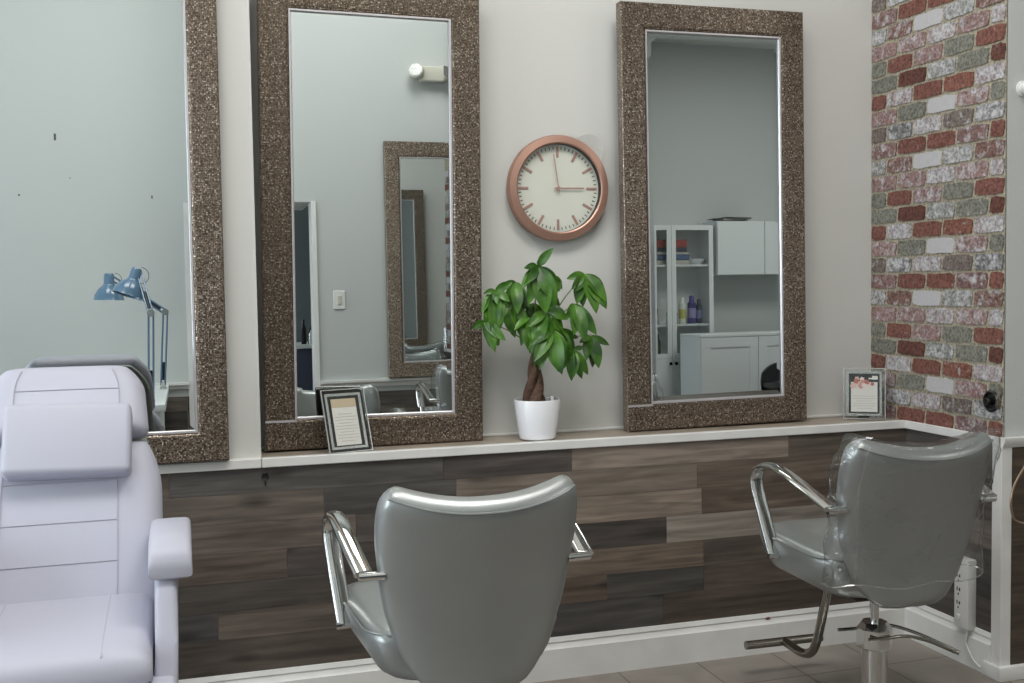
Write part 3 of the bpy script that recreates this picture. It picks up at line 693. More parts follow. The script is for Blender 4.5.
# ------------------------------------------------------------------ styling chairs
def make_chair(name, label, loc, rz, group, dz=0.0):
    t = thing(name, label, 'chair', loc, rz, group)
    # --- backrest: local forward +y, back face towards -y
    prof = [(.400, .035), (.412, .085), (.44, .122), (.48, .150), (.53, .172), (.60, .193), (.68, .207), (.75, .2145), (.80, .2155), (.835, .213), (.858, .207)]
    def hw(z):
        if z <= prof[0][0]: return prof[0][1]
        for (a, wa), (b_, wb) in zip(prof, prof[1:]):
            if z <= b_: return wa + (wb - wa) * (z - a) / (b_ - a)
        return prof[-1][1]
    def ctr(u, v):
        # v 0..1 bottom->top ; u -1..1
        zt = .831 + .030 * min(1, abs(u) / .88) ** 2.2 - (.030 * max(0, (abs(u) - .83) / .17) ** 2.2)
        z = .400 + (zt - .400) * v
        zz = .400 + (.858 - .400) * v
        x = u * hw(zz)
        y = -.150 - .098 * v ** 1.15 + .055 * u * u * (.35 + .65 * v) + .022 * math.sin(PI * v)
        return Vector((x, y, z + dz))
    def shell(grow=0.0, thick=.036):
        def f(uu, vv, s):
            u, v = uu * 2 - 1, vv
            u2 = math.sin(u * PI / 2) * .35 + u * .65
            c = ctr(u2, v); e = 1e-3
            du = ctr(min(1, u2 + e), v) - ctr(max(-1, u2 - e), v); dv = ctr(u2, min(1, v + e)) - ctr(u2, max(0, v - e))
            n = du.cross(dv).normalized()
            if n.y < 0: n = -n
            edge = max(0.0, 1 - abs(u2) ** 7) ** .5 * max(0.0, 1 - (abs(v * 2 - 1)) ** 26) ** .5
            th = thick * (.26 + .74 * edge) + grow
            if grow:
                c = Vector((c.x * (1 + grow * 3.4), c.y, c.z + grow * .6 * v))
            return c + n * (th * s)
        return f
    bm = B(); grid_solid(bm, 34, 30, shell()); 
    for it in range(2): bmesh.ops.smooth_vert(bm, verts=bm.verts, factor=.4, use_axis_x=True, use_axis_y=True, use_axis_z=True)
    obj('backrest', bm, VINYL, t, 80)
    # piping along the top edge of the back
    fsh = shell(); pts = [fsh((u + 1) / 2, (.966), -1) + Vector((0, .0022, 0)) for u in [-.84 + 1.68 * i / 40 for i in range(41)]]
    bm = B(); tube(bm, pts, .0026, 6); obj('piping', bm, PIPING, t)
    # --- seat
    def seatw(y):  # half width at y
        return .220 + .022 * min(1, max(0, (y + .2) / .35)) 
    def sf(uu, vv, s):
        u, v = uu * 2 - 1, vv * 2 - 1
        y = .02 + v * .235; w = seatw(y)
        k = (1 - .10 * abs(v) ** 4 * u * u) 
        # superellipse plan
        x = u * w * (1 - .16 * max(0, abs(v) - .55) ** 2 * 4 * abs(u))
        yy = .080 + v * .205 * (1 - .10 * u * u)
        e = (max(0, 1 - abs(u) ** 8) * max(0, 1 - abs(v) ** 8)) ** .5
        ztop = .517 + .022 * (v + 1) / 2 + .016 * e
        zbot = .455 - .020 * (1 - abs(u) ** 2) + .015 * (v + 1) / 2 - .035 * e
        z = ztop if s > 0 else zbot
        if s < 0: x *= .90; yy = .080 + (yy - .080) * .93
        return (x, yy, z + dz)
    bm = B(); grid_solid(bm, 22, 22, sf)
    bmesh.ops.smooth_vert(bm, verts=bm.verts, factor=.5, use_axis_x=True, use_axis_y=True, use_axis_z=True)
    obj('seat', bm, VINYL, t, 80)
    bm = B(); ring = []
    for i in range(49):
        a = 2 * PI * i / 48
        cu, sv = math.cos(a), math.sin(a)
        u = math.copysign(abs(cu) ** .28, cu); v = math.copysign(abs(sv) ** .28, sv)
        p = Vector(sf((u * .972 + 1) / 2, (v * .972 + 1) / 2, 1)); ring.append(p + Vector((u * .0015, v * .0015, -.004)))
    tube(bm, ring, .0026, 6, caps=False); obj('seat_piping', bm, PIPING, t)
    rbox_obj('seat_plate', -.10, .10, -.07, .15, .398 + dz, .424 + dz, .006, BLACK, t)
    # --- armrests
    for s in (-1, 1):
        X = .250 * s
        path = spline([(X * .93, .126, .484 + dz), (X * .965, .160, .575 + dz), (X, .194, .668 + dz), (X, .194, .708 + dz), (X, .163, .733 + dz), (X, .10, .742 + dz), (X, .02, .732 + dz), (X * .98, -.07, .707 + dz), (X * .95, -.165, .677 + dz)], 7)
        bm = B(); tube(bm, path, 0, 14, ref=(1, 0, 0), flat=(.0205, .0095)); a = obj('armrest', bm, CHROME, t, 60)
        bm = B(); tube(bm, [(X * .93 + s * .021, .126, .487 + dz), (X * .93 - s * .05, .126, .489 + dz)], .0085, 10); obj('seat_bracket', bm, CHROME, a)
        bm = B(); tube(bm, [(X * .99, -.168, .673 + dz), (X * .78, -.172, .673 + dz)], .0095, 12); obj('back_bracket', bm, CHROME, a)
    # --- footrest
    bm = B(); tube(bm, spline([(0, .222, .42), (0, .238, .34), (0, .272, .23), (0, .302, .155), (0, .335, .118), (0, .385, .104), (0, .44, .104), (0, .492, .105)], 8), .0135, 12); f = obj('footrest', bm, STEEL, t, 60)
    bm = B(); tube(bm, [(-.134, .492, .105), (.134, .492, .105)], .0135, 14); obj('foot_bar', bm, STEEL, f, 40)
    # --- hydraulic base
    bm = B(); lathe(bm, [(0, 0), (.225, 0), (.225, .012), (.21, .022), (.06, .034), (.034, .05), (0, .05)], 48); obj('base_plate', bm, CHROME, t, 40)
    bm = B(); lathe(bm, [(0, .03), (.036, .03), (.036, .290), (.030, .294), (0, .294)], 32); obj('cylinder', bm, CHROME, t, 40)
    bm = B(); lathe(bm, [(0, .29), (.012, .29), (.012, .41 + dz), (0, .41 + dz)], 20); obj('piston', bm, CHROME, t, 40)
    bm = B(); lathe(bm, [(.0365, .246), (.046, .246), (.048, .250), (.048, .300), (.034, .318), (.013, .319), (.013, .290)], 8, Matrix.Rotation(PI / 8, 4, 'Z')); obj('collar', bm, CHROME, t, 20)
    bm = B()
    tube(bm, spline([(-.075, .06, .282), (.0, .055, .282), (.06, .03, .292), (.12, -.02, .278), (.185, -.085, .248)], 6), .0048, 8)
    tube(bm, spline([(-.045, -.04, .283), (.0, -.05, .284), (.06, -.05, .285), (.12, -.068, .272), (.185, -.095, .243)], 6), .0048, 8)
    tube(bm, [(.176, -.078, .25), (.196, -.10, .24)], .007, 8)
    obj('pump_lever', bm, STEEL, t, 60)
    return t, shell, ctr
gch = 'grey vinyl hydraulic styling chairs'
ch1, shell, ctr = make_chair('styling_chair', 'grey styling chair with a bare back in front of the mirror left of the clock', (-1.840, -.903, 0), R(.8), gch, 0.0)
ch2 = copy_tree(ch1); ch2.location = (-.618, -.695, 0); ch2.rotation_euler = (0, 0, R(-1.6))
tag(ch2, 'grey styling chair whose back is wrapped in clear plastic, beside the brick corner')
ch3 = copy_tree(ch1); ch3.location = (-.915, -2.30, 0); ch3.rotation_euler = (0, 0, R(184))
tag(ch3, 'grey styling chair seen only as a reflection in the mirror left of the clock')

def make_sleeve(label, chair):
    """loose clear sleeve over a backrest: open at the bottom, wrinkled, a little larger than the shell"""
    bm = B(); nu, nv = 46, 34
    rnd = random.Random(3)
    ph = [rnd.uniform(0, 6.28) for _ in range(8)]
    def pt(u, v, s):
        # v from hem (.20 of back height) to top
        vb = .17 + .83 * v
        uu = max(-1, min(1, u))
        c = ctr(uu, vb)
        widen = 1.045 + .02 * (1 - v)
        x = uu * max(.214, abs(ctr(1, vb).x) + .012) * widen * (.97 if v > .9 else 1)
        w = .0040 * math.sin(7 * u + 5 * v + ph[0]) + .0024 * math.sin(13 * u - 9 * v + ph[1]) + .0012 * math.sin(19 * v + 6 * u + ph[2])
        for (ka, kb, kp, am) in ((2.1, 3.3, ph[5], .0045), (-3.2, 2.4, ph[6], .004), (5.0, 1.2, ph[7], .0035)):
            w += am * (1 - abs(math.sin(ka * u + kb * v + kp))) ** 9
        crease = .007 * max(0, abs(u) - .7) / .3 * math.sin(23 * v + 9 * u + ph[3])
        depth = (.047 + .006 * (1 - v)) * max(.06, (1 - abs(u) ** 8)) ** .5
        y = c.y + s * depth + s * (w + crease) * .7 - .004
        z = c.z + (.008 if v > .98 else .006 * v) + .0025 * math.sin(11 * u + ph[4]) * (1 if v > .9 else 0) + (.006 * math.sin(7 * u + ph[5]) if v < .02 else 0)
        return Vector((x, y, z))
    V = {}
    for s in (1, -1):
        for i in range(nu + 1):
            for j in range(nv + 1): V[s, i, j] = bm.verts.new(pt(i / nu * 2 - 1, j / nv, s))
        for i in range(nu):
            for j in range(nv): bm.faces.new((V[s, i, j], V[s, i + 1, j], V[s, i + 1, j + 1], V[s, i, j + 1]))
    for i in range(nu): bm.faces.new((V[1, i, nv], V[1, i + 1, nv], V[-1, i + 1, nv], V[-1, i, nv]))
    for j in range(nv):
        for i in (0, nu): bm.faces.new((V[1, i, j], V[1, i, j + 1], V[-1, i, j + 1], V[-1, i, j]))
    # doubled hem
    hem = [V[-1, i, 0].co.copy() for i in range(nu + 1)] + [V[1, i, 0].co.copy() for i in range(nu, -1, -1)]
    o = obj('plastic_sleeve', bm, PLASTIC, None, 180)
    b2 = B(); tube(b2, hem + [hem[0]], .0021, 5, caps=False); h = obj('hem', b2, HEM, o, 60)
    for uu in (-.80, .86):
        b2 = B(); tube(b2, [pt(uu + .01 * math.sin(9 * k / 20), k / 20, -1) for k in range(20)], .0014, 5); obj('side_seam', b2, HEM, o, 60)
    o.location = chair.location; o.rotation_euler = chair.rotation_euler
    return tag(o, label, 'chair cover', 'clear plastic chair back covers')
make_sleeve('clear wrinkled plastic cover over the back of the grey chair by the brick corner', ch2)
make_sleeve('clear plastic cover on the chair back reflected in the mirror left of the clock', ch3)

# ------------------------------------------------------------------ white reclining facial chair
def make_recliner():
    t = thing('reclining_chair', 'white leather reclining facial chair in front of the leftmost mirror', 'chair', (-2.69, -.6, 0))
    # local y: 0 = seat middle ; +y to the wall
    def cushion(name, w0, w1, p0, p1, thick, m, rtop=.5, rows=16, tp=6, bulge=.012, wt=None, parent=t):
        """panel between (y,z) p0 (bottom) and p1 (top), widths w0->w1 half"""
        a, b_ = Vector((0, *p0)), Vector((0, *p1)); ax = (b_ - a); L = ax.length; ax.normalize()
        n = Vector((0, -ax.z, ax.y)) if ax.z > .3 else Vector((0, -ax.z, ax.y))   # towards the sitter
        def f(uu, vv, s):
            u, v = uu * 2 - 1, vv
            hwid = wt(v) if wt else w0 + (w1 - w0) * v
            e = max(0, 1 - abs(u) ** tp) ** .5 * max(0, 1 - abs(v * 2 - 1) ** (tp * 2)) ** .5
            th = thick * (.30 + .70 * e)
            return Vector((u * hwid, 0, 0)) + a + ax * (L * v) + n * ((th + bulge * e) if s > 0 else -th)
        bm = B(); grid_solid(bm, 26, rows, f)
        bmesh.ops.smooth_vert(bm, verts=bm.verts, factor=.5, use_axis_x=True, use_axis_y=True, use_axis_z=True)
        def on(u, v, lift=.001):
            hwid = wt(v) if wt else w0 + (w1 - w0) * v
            e = max(0, 1 - abs(u) ** tp) ** .5 * max(0, 1 - abs(v * 2 - 1) ** (tp * 2)) ** .5
            return Vector((u * hwid, 0, 0)) + a + ax * (L * v) + n * (thick * (.30 + .70 * e) + bulge * e + lift)
        return obj(name, bm, m, parent, 80), on
    def wback(v): return .224 - .035 * max(0, (v - .72) / .28) ** 2 - .02 * max(0, .3 - v)
    back, on = cushion('backrest', 0, 0, (.03, .455), (.228, .875), .042, WLEATH, wt=wback, rows=30, tp=7)
    def seams(on, parent, us, vs, v0, v1, u0=None, u1=None):
        for u in us:
            bm = B(); tube(bm, [on(u, v0 + (v1 - v0) * k / 12) for k in range(13)], .0014, 5); obj('seam', bm, WSEAM, parent)
        for v in vs:
            bm = B(); tube(bm, [on(us[0] + (us[-1] - us[0]) * k / 10, v) for k in range(11)], .0014, 5); obj('seam', bm, WSEAM, parent)
    seams(on, back, (-.60, .54), (.35, .56, .77), .06, .93)
    def whead(v): return .196 - .014 * v - .040 * max(0, (v - .60) / .40) ** 2 - .012 * max(0, (.10 - v) / .1)
    head, onh = cushion('head_panel', 0, 0, (.243, .885), (.345, 1.052), .036, WLEATH, wt=whead, rows=22, tp=6)
    seams(onh, head, (-.62, .66), (.60,), .12, .88)
    sh, _ = cushion('back_shell', .17, .15, (.18, .62), (.395, 1.035), .020, GREYBK, wt=lambda v: .20 - .02 * v - .05 * max(0, (v - .8) / .2) ** 2, rows=20)
    sh['label'] = 'grey green back shell'
    # head pillow, slightly askew
    M = Matrix.Translation((.014, .150, .895)) @ Matrix.Rotation(R(1.6), 4, 'Y') @ Matrix.Rotation(R(-24), 4, 'X')
    bm = B(); box(bm, -.142, .142, -.040, .040, -.086, .086, .015, 4, M)
    obj('head_pillow', bm, WLEATH, t, 60)
    # seat cushion
    def fs(uu, vv, s):
        u, v = uu * 2 - 1, vv
        hwid = .205
        e = max(0, 1 - abs(u) ** 8) ** .5 * max(0, 1 - abs(v * 2 - 1) ** 10) ** .5
        y = -.335 + .40 * v
        zt = .500 + .030 * v + .026 * e + .006 * math.sin(PI * min(1, v * 1.0))
        zb = .455 - .025 * e - .01 * v
        if v < .06: y += .0
        return Vector((u * hwid, y, zt if s > 0 else zb))
    bm = B(); grid_solid(bm, 24, 24, fs)
    bmesh.ops.smooth_vert(bm, verts=bm.verts, factor=.5, use_axis_x=True, use_axis_y=True, use_axis_z=True)
    seat = obj('seat_cushion', bm, WLEATH, t, 80)
    def ons(u, v): return fs((u + 1) / 2, v, 1) + Vector((0, 0, -.0008))
    for u in (-.56, .52):
        bm = B(); tube(bm, [ons(u, .03 + .94 * k / 14) for k in range(15)], .0014, 5); obj('seam', bm, WSEAM, seat)
    # body shell under the seat, wrapping up to the arms
    bm = B(); poly = [(-.249, .38), (-.228, .30), (-.16, .245), (.16, .245), (.228, .30), (.249, .38), (.249, .455), (-.249, .455)]
    prism(bm, poly, .43, Matrix.Translation((0, -.355, 0))); bmesh.ops.bevel(bm, geom=list(bm.edges), offset=.014, segments=3, profile=.5, affect='EDGES')
    obj('seat_shell', bm, WLEATH, t, 50)
    for s in (-1, 1):
        # side panel rising from the shell, rounded pad on top
        bm = B()
        prof = [(-.31, .40), (-.270, .52), (-.225, .62), (-.20, .655), (-.05, .655), (.06, .645), (.10, .56), (.10, .40), (.06, .34), (-.26, .34)]
        vs = []
        for sx in (0, 1):
            vs.append([bm.verts.new((s * (.203 + .046 * sx + (.006 if z > .5 else 0)), y, z)) for y, z in prof])
        n = len(prof)
        bm.faces.new(vs[0]); bm.faces.new(list(reversed(vs[1])))
        for i in range(n): bm.faces.new((vs[0][i], vs[1][i], vs[1][(i + 1) % n], vs[0][(i + 1) % n]))
        bmesh.ops.bevel(bm, geom=list(bm.edges), offset=.012, segments=3, profile=.5, affect='EDGES')
        arm = obj('armrest', bm, WLEATH, t, 50)
        # pad: rolls over at the front
        bm = B(); pr = []
        for yc, zc, th in ((.085, .672, .014), (.07, .682, .028), (.03, .688, .033), (-.06, .690, .035), (-.14, .688, .036), (-.185, .682, .035), (-.212, .672, .031), (-.226, .660, .022), (-.230, .652, .010)):
            pr.append((yc, zc, th))
        rings = []
        for (yc, zc, th) in pr:
            ring = []
            for k in range(16):
                a = 2 * PI * k / 16; ca, sa = math.cos(a), math.sin(a)
                px = math.copysign(abs(ca) ** .32, ca) * .045; pz = math.copysign(abs(sa) ** .36, sa) * th
                ring.append(bm.verts.new((s * .2425 + px, yc - pz * .25, zc + pz)))
            rings.append(ring)
        for a, b_ in zip(rings, rings[1:]):
            for k in range(16): bm.faces.new((a[k], a[(k + 1) % 16], b_[(k + 1) % 16], b_[k]))
        bm.faces.new(rings[0]); bm.faces.new(list(reversed(rings[-1])))
        obj('arm_pad', bm, WLEATH, arm, 50)
    # pedestal
    bm = B(); lathe(bm, [(0, 0), (.24, 0), (.24, .02), (.22, .035), (.07, .05), (.05, .07), (.05, .25), (0, .25)], 40, Matrix.Translation((0, -.12, 0))); obj('pedestal', bm, STEEL, t, 40)
    return t
make_recliner()

# ------------------------------------------------------------------ small wall fittings
def make_strip():
    y0, y1, z0, z1 = -.361, -.295, .124, .352
    t = thing('power_strip', 'white power strip fixed upright on the planks below the brick', 'power strip', (0, (y0 + y1) / 2, z0))
    L = (y1 - y0) / 2
    bm = B(); box(bm, -.034, 0, -L, L, 0, z1 - z0, .004, 2); obj('casing', bm, PLASTW, t)
    for k in range(4):
        bm = B(); zz = .072 + k * .044
        box(bm, -.0348, -.0335, .003, .009, zz + .004, zz + .014); box(bm, -.0348, -.0335, .015, .019, zz + .004, zz + .016); box(bm, -.0348, -.0335, .009, .014, zz - .010, zz - .003)
        o = obj('outlet', bm, INK, t); o['label'] = 'dark socket slots'
    bm = B(); box(bm, -.038, -.0335, 0, .018, .026, .044, .002, 1); obj('rocker_switch', bm, PLASTW, t)
    bm = B(); tube(bm, spline([(-.02, -.01, .004), (-.021, -.012, -.03), (-.018, -.008, -.05), (-.021, -.03, -.075), (-.018, -.045, -.095), (-.016, -.07, -.108)], 8), .0026, 8); o = obj('cord', bm, PLASTW, t)
make_strip()
M = Matrix.Translation((0, -.425, .868)) @ Matrix.Rotation(-PI / 2, 4, 'Y')
t = thing('cable_grommet', 'dark round cable grommet set in the lower brick near the corner edge', 'grommet', (0, -.425, .868))
M = Matrix.Rotation(-PI / 2, 4, 'Y')
bm = B(); lathe(bm, [(.034, .002), (.034, .008), (.030, .011), (.026, .010), (.024, .004), (0, .004)], 32, M); obj('ring', bm, BLACK, t)
bm = B(); lathe(bm, [(.013, .004), (.013, .022), (.010, .025), (0, .025)], 20, M); obj('plug', bm, DARKM, t)
bm = B(); box(bm, -.016, -.003, -.040, -.028, -.022, .026, .003, 2); o = obj('clip', bm, STEEL, t)
t = thing('wall_bumper', 'round white bumper on the grey wall right of the brick', 'knob', (.062, YC, 1.826))
M = Matrix.Rotation(PI / 2, 4, 'X')
bm = B(); lathe(bm, [(.024, 0), (.024, .004), (.021, .006), (0, .006)], 28, M); obj('rosette', bm, PLASTW, t)
bm = B(); lathe(bm, [(.017, .005), (.0185, .012), (.0185, .026), (.016, .030), (0, .031)], 28, M); obj('cap', bm, PLASTW, t)
bm = B()
tube(bm, spline([(.18, YC - .03, .76), (.11, YC - .035, .735), (.055, YC - .04, .682), (.012, YC - .042, .625), (-.004, YC - .044, .585), (-.004, YC - .044, .545), (.013, YC - .042, .51), (.06, YC - .04, .497), (.14, YC - .035, .505), (.2, YC - .03, .54), (.22, YC - .03, .62), (.205, YC - .03, .72), (.20, YC - .028, .77)], 8), .0038, 8)
tag(obj('looped_cord', bm, CABLE), 'thin copper coloured cord looped on the dark panelling right of the corner post', 'cord')
bm = B(); lathe(bm, [(.0, .0), (.011, 0), (.011, .018), (.009, .020), (0, .020)], 18, Matrix.Translation((-.004, -.432, .62)) @ Matrix.Rotation(-PI / 2, 4, 'Y'))
tag(obj('door_stop', bm, DARKM), 'small dark round peg sticking out beside the corner post', 'peg')
bm = B(); box(bm, -2.203, -2.181, -.0085, -.004, .703, .706); tube(bm, spline([(-2.192, -.006, .703), (-2.192, -.012, .692), (-2.192, -.012, .683), (-2.192, -.008, .679)], 5), .0018, 6); box(bm, -2.2, -2.184, -.0075, -.004, .706, .716)
tag(obj('wall_hook', bm, DARKM), 'tiny grey metal hook on the dark planks under the white ledge', 'hook')

# ------------------------------------------------------------------ things seen in the mirrors
def make_desk():
    x0, x1, y0, y1 = -3.02, -2.50, -3.44, -2.15
    t = thing('manicure_desk', 'white manicure desk with two blue lamps, reflected in the leftmost mirror', 'desk', ((x0 + x1) / 2, (y0 + y1) / 2, 0))
    w, d = (x1 - x0) / 2, (y1 - y0) / 2
    rbox_obj('desk_top', -w, w, -d, d, .705, .74, .004, CABW, t)
    for s in (-1, 1):
        bm = B(); box(bm, -w + .03, w - .03, s * (d - .06) - .015, s * (d - .06) + .015, 0, .705); obj('end_panel', bm, CABW, t)
    bm = B(); box(bm, -w + .05, w - .05, -d + .075, d - .075, .60, .705); obj('apron', bm, CABW, t)
    return t
make_desk()
def make_lamp(label, base, elbow, pivot, head_dir, group):
    t = thing('desk_lamp', label, 'lamp', base, 0, group)
    b0 = Vector(base); e = Vector(elbow) - b0; p = Vector(pivot) - b0
    bm = B(); box(bm, -.018, .018, -.025, .025, .0, .012, .003, 1); box(bm, -.012, .012, -.012, .012, .01, .04, .003, 1); obj('clamp', bm, CHROME, t)
    def arm(a, b_, nm):
        d = (b_ - a).normalized(); s = d.cross(Vector((0, 1, 0)))
        if s.length < .1: s = Vector((1, 0, 0))
        s = s.normalized() * .011
        bm = B(); tube(bm, [a + s, b_ + s], .0048, 8); tube(bm, [a - s, b_ - s], .0048, 8); o = obj(nm, bm, BLUE, t)
        bm = B(); tube(bm, [a + d * .03, a + d * .13], .007, 8); obj('spring', bm, DARKM, o)
    arm(Vector((0, 0, .02)), e, 'lower_arm'); arm(e, p, 'upper_arm')
    bm = B(); tube(bm, [e - Vector((0, .014, 0)), e + Vector((0, .014, 0))], .018, 12); obj('elbow_joint', bm, CHROME, t)
    hd = Vector(head_dir).normalized()
    q = Vector((0, 0, -1)).rotation_difference(hd).to_matrix().to_4x4()
    M = Matrix.Translation(p + Vector((-.02, 0, -.005))) @ q
    bm = B(); lathe(bm, [(0, .035), (.020, .034), (.026, .026), (.027, -.022), (.034, -.032), (.056, -.052), (.074, -.085), (.0785, -.108), (.080, -.110), (.078, -.110), (.072, -.088), (.05, -.055), (.0, -.05)], 32, M); h = obj('lamp_shade', bm, BLUE, t, 50)
    bm = B(); lathe(bm, [(.0, -.046), (.018, -.052), (.028, -.072), (.02, -.092), (0, -.098)], 18, M); obj('bulb', bm, BULB, h)
    bm = B(); pts = [p + Vector((.01 + .035 * math.sin(a), 0, .02 + .04 * math.cos(a) - .03)) for a in [k * PI / 9 for k in range(12)]]; tube(bm, pts, .0016, 6); obj('cord', bm, DARKM, h)
gl = 'blue spring arm lamps on the manicure desk'
make_lamp('blue desk lamp whose shade overlaps the other in the leftmost mirror', (-2.568, -2.33, .7405), (-2.558, -2.36, 1.168), (-2.610, -2.50, 1.362), (-.35, .1, -1), gl)
make_lamp('blue desk lamp partly covered by the other lamp shade in the leftmost mirror', (-2.527, -3.1, .7405), (-2.502, -3.06, 1.165), (-2.765, -3.04, 1.350), (-.03, 0, -1), gl)

# facing wall fittings
t = thing('emergency_light', 'cream emergency light high on the wall reflected left of the clock', 'emergency light', (-.92, YB, 2.555))
rbox_obj('housing', -.09, .12, 0, .06, -.045, .045, .008, BEIGEP, t)
for s, dx in ((-1, -.112), (1, .145)):
    bm = B(); lathe(bm, [(0, -.03), (.03, -.03), (.046, .0), (.046, .028), (.040, .034), (0, .034)], 24, Matrix.Translation((dx, .05, .005)) @ Matrix.Rotation(R(s * 55), 4, 'Y') @ Matrix.Rotation(R(-60), 4, 'X')); h = obj('lamp_head', bm, BEIGEP, t)
    bm = B(); lathe(bm, [(0, .036), (.038, .036)], 20, Matrix.Translation((dx, .05, .005)) @ Matrix.Rotation(R(s * 55), 4, 'Y') @ Matrix.Rotation(R(-60), 4, 'X')); obj('lens', bm, SILVERB, h)
t = thing('light_switch', 'white rocker light switch reflected beside the doorway', 'switch', (-1.52, YB, 1.212))
rbox_obj('cover', -.035, .035, 0, .007, -.055, .055, .003, PLASTW, t, 1); rbox_obj('rocker', -.012, .012, .006, .012, -.026, .026, .002, BEIGEP, t, 1)

# back room behind the doorway: charcoal partition, navy counter with bottles
bm = B(); box(bm, -2.6, -.9, -5.75, -5.65, 0, 2.6); structure('wall_partition', bm, DKGREY)
t = thing('counter', 'navy counter with a white top, seen through the reflected doorway', 'counter', (-1.45, -5.3, 0))
rbox_obj('body', -.6, .6, -.3, .25, 0, .84, .004, NAVY, t, 1); rbox_obj('worktop', -.63, .63, -.33, .28, .84, .87, .004, CABW, t, 1)
for k, (dx, r_, h_, m, nm) in enumerate([(-1.60, .028, .15, PLASTW, 'white'), (-1.515, .022, .19, DARKM, 'dark'), (-1.455, .025, .13, SILVERB, 'silver'), (-1.40, .02, .22, BLACK, 'black')]):
    t = thing('bottle', '%s bottle on the navy counter in the reflected doorway' % nm, 'bottle', (dx, -5.12, .87), 0, 'bottles on the navy counter')
    bm = B(); lathe(bm, [(0, 0), (r_, 0), (r_, h_ * .65), (r_ * .5, h_ * .78), (r_ * .45, h_ * .84), (0, h_ * .84)], 18); obj('body', bm, m, t)
    bm = B(); lathe(bm, [(0, h_ * .84), (r_ * .55, h_ * .84), (r_ * .5, h_), (0, h_)], 14); obj('cap', bm, BLACK, t)

# far room: bookcase, wall cabinet, base cabinet, black chair
def shaker(parent, x0, x1, z0, z1, y, glass=False, rail=.055, name='door', m=CABW):
    bm = B()
    box(bm, x0, x0 + rail, y, y + .02, z0, z1); box(bm, x1 - rail, x1, y, y + .02, z0, z1)
    box(bm, x0 + rail, x1 - rail, y, y + .02, z0, z0 + rail); box(bm, x0 + rail, x1 - rail, y, y + .02, z1 - rail, z1)
    d = obj(name, bm, m, parent, 0)
    bm = B(); box(bm, x0 + rail - .004, x1 - rail + .004, y + .004, y + .011, z0 + rail - .004, z1 - rail + .004)
    obj('pane' if glass else 'panel', bm, GLASS if glass else m, d, 0)
    return d
def make_bookcase():
    w, h, d = .70, 1.93, .30
    t = thing('bookcase', 'tall white bookcase with glass doors reflected in the mirror right of the clock', 'bookcase', (2.84, YF, 0))
    hw = w / 2 + .01
    bm = B(); box(bm, -hw, -hw + .02, 0, d, 0, h); box(bm, hw - .02, hw, 0, d, 0, h); box(bm, -hw, hw, 0, .012, 0, h); box(bm, -hw, hw, 0, d, h - .022, h); box(bm, -hw, hw, 0, d, .0, .06); obj('case', bm, CABW, t, 0)
    for z in (.50, .865, 1.495):
        bm = B(); box(bm, -hw + .02, hw - .02, .012, d - .01, z, z + .022); obj('shelf', bm, CABW, t, 0)
    for s in (-1, 1):
        x0, x1 = (-hw + .002, -.156 + .02) if s < 0 else (-.132, hw - .002)
        dr = shaker(t, x0, x1, .53, h - .003, d + .001, True, .05)
        bm = B(); box(bm, x0, x1, d + .001, d + .021, .065, .528); p = obj('lower_panel', bm, CABW, dr, 0)
        bm = B(); lathe(bm, [(.006, 0), (.006, .012), (.017, .016), (.017, .026), (0, .028)], 16, Matrix.Translation((x1 - .03 if s < 0 else x0 + .03, d + .021, .475)) @ Matrix.Rotation(-PI / 2, 4, 'X')); obj('knob', bm, DARKM, dr)
    return t
make_bookcase()
bx, by = 2.84, YF
z = 1.517
for k, (hh, c, dx, ww, nm) in enumerate([(.05, (190, 186, 176), 0, .17, 'pale grey'), (.055, (70, 96, 140), .01, .16, 'blue'), (.03, (190, 188, 182), .0, .16, 'off white'), (.045, (52, 50, 66), -.01, .14, 'dark'), (.085, (150, 54, 44), -.01, .14, 'thick red')]):
    for j, ox in enumerate((-.18, .03)):
        t = thing('book', '%s book in the %s pile on the top bookcase shelf' % (nm, ('left', 'right')[j]), 'book', (bx + ox + dx, by + .15, z), 0, 'books lying on the top bookcase shelf')
        bm = B(); box(bm, -ww / 2, ww / 2, -.09, .09, 0, .004); box(bm, -ww / 2, ww / 2, -.09, .09, hh - .004, hh); box(bm, -ww / 2, ww / 2, .086, .09, 0, hh); obj('cover', bm, mat('book_cover_%d' % (k * 2 + j), rgb(*c), .6), t, 0)
        bm = B(); box(bm, -ww / 2 + .004, ww / 2 - .004, -.085, .085, .004, hh - .004); obj('pages', bm, CARD, t, 0)
    z += hh
bm = B(); lathe(bm, [(0, 0), (.05, 0), (.085, .03), (.098, .06), (.092, .062), (.06, .02), (0, .016)], 28, Matrix.Translation((bx + .235, by + .16, 1.517)))
tag(obj('bowl', bm, POT), 'white bowl beside the books on the top bookcase shelf', 'bowl')
LAB = {}
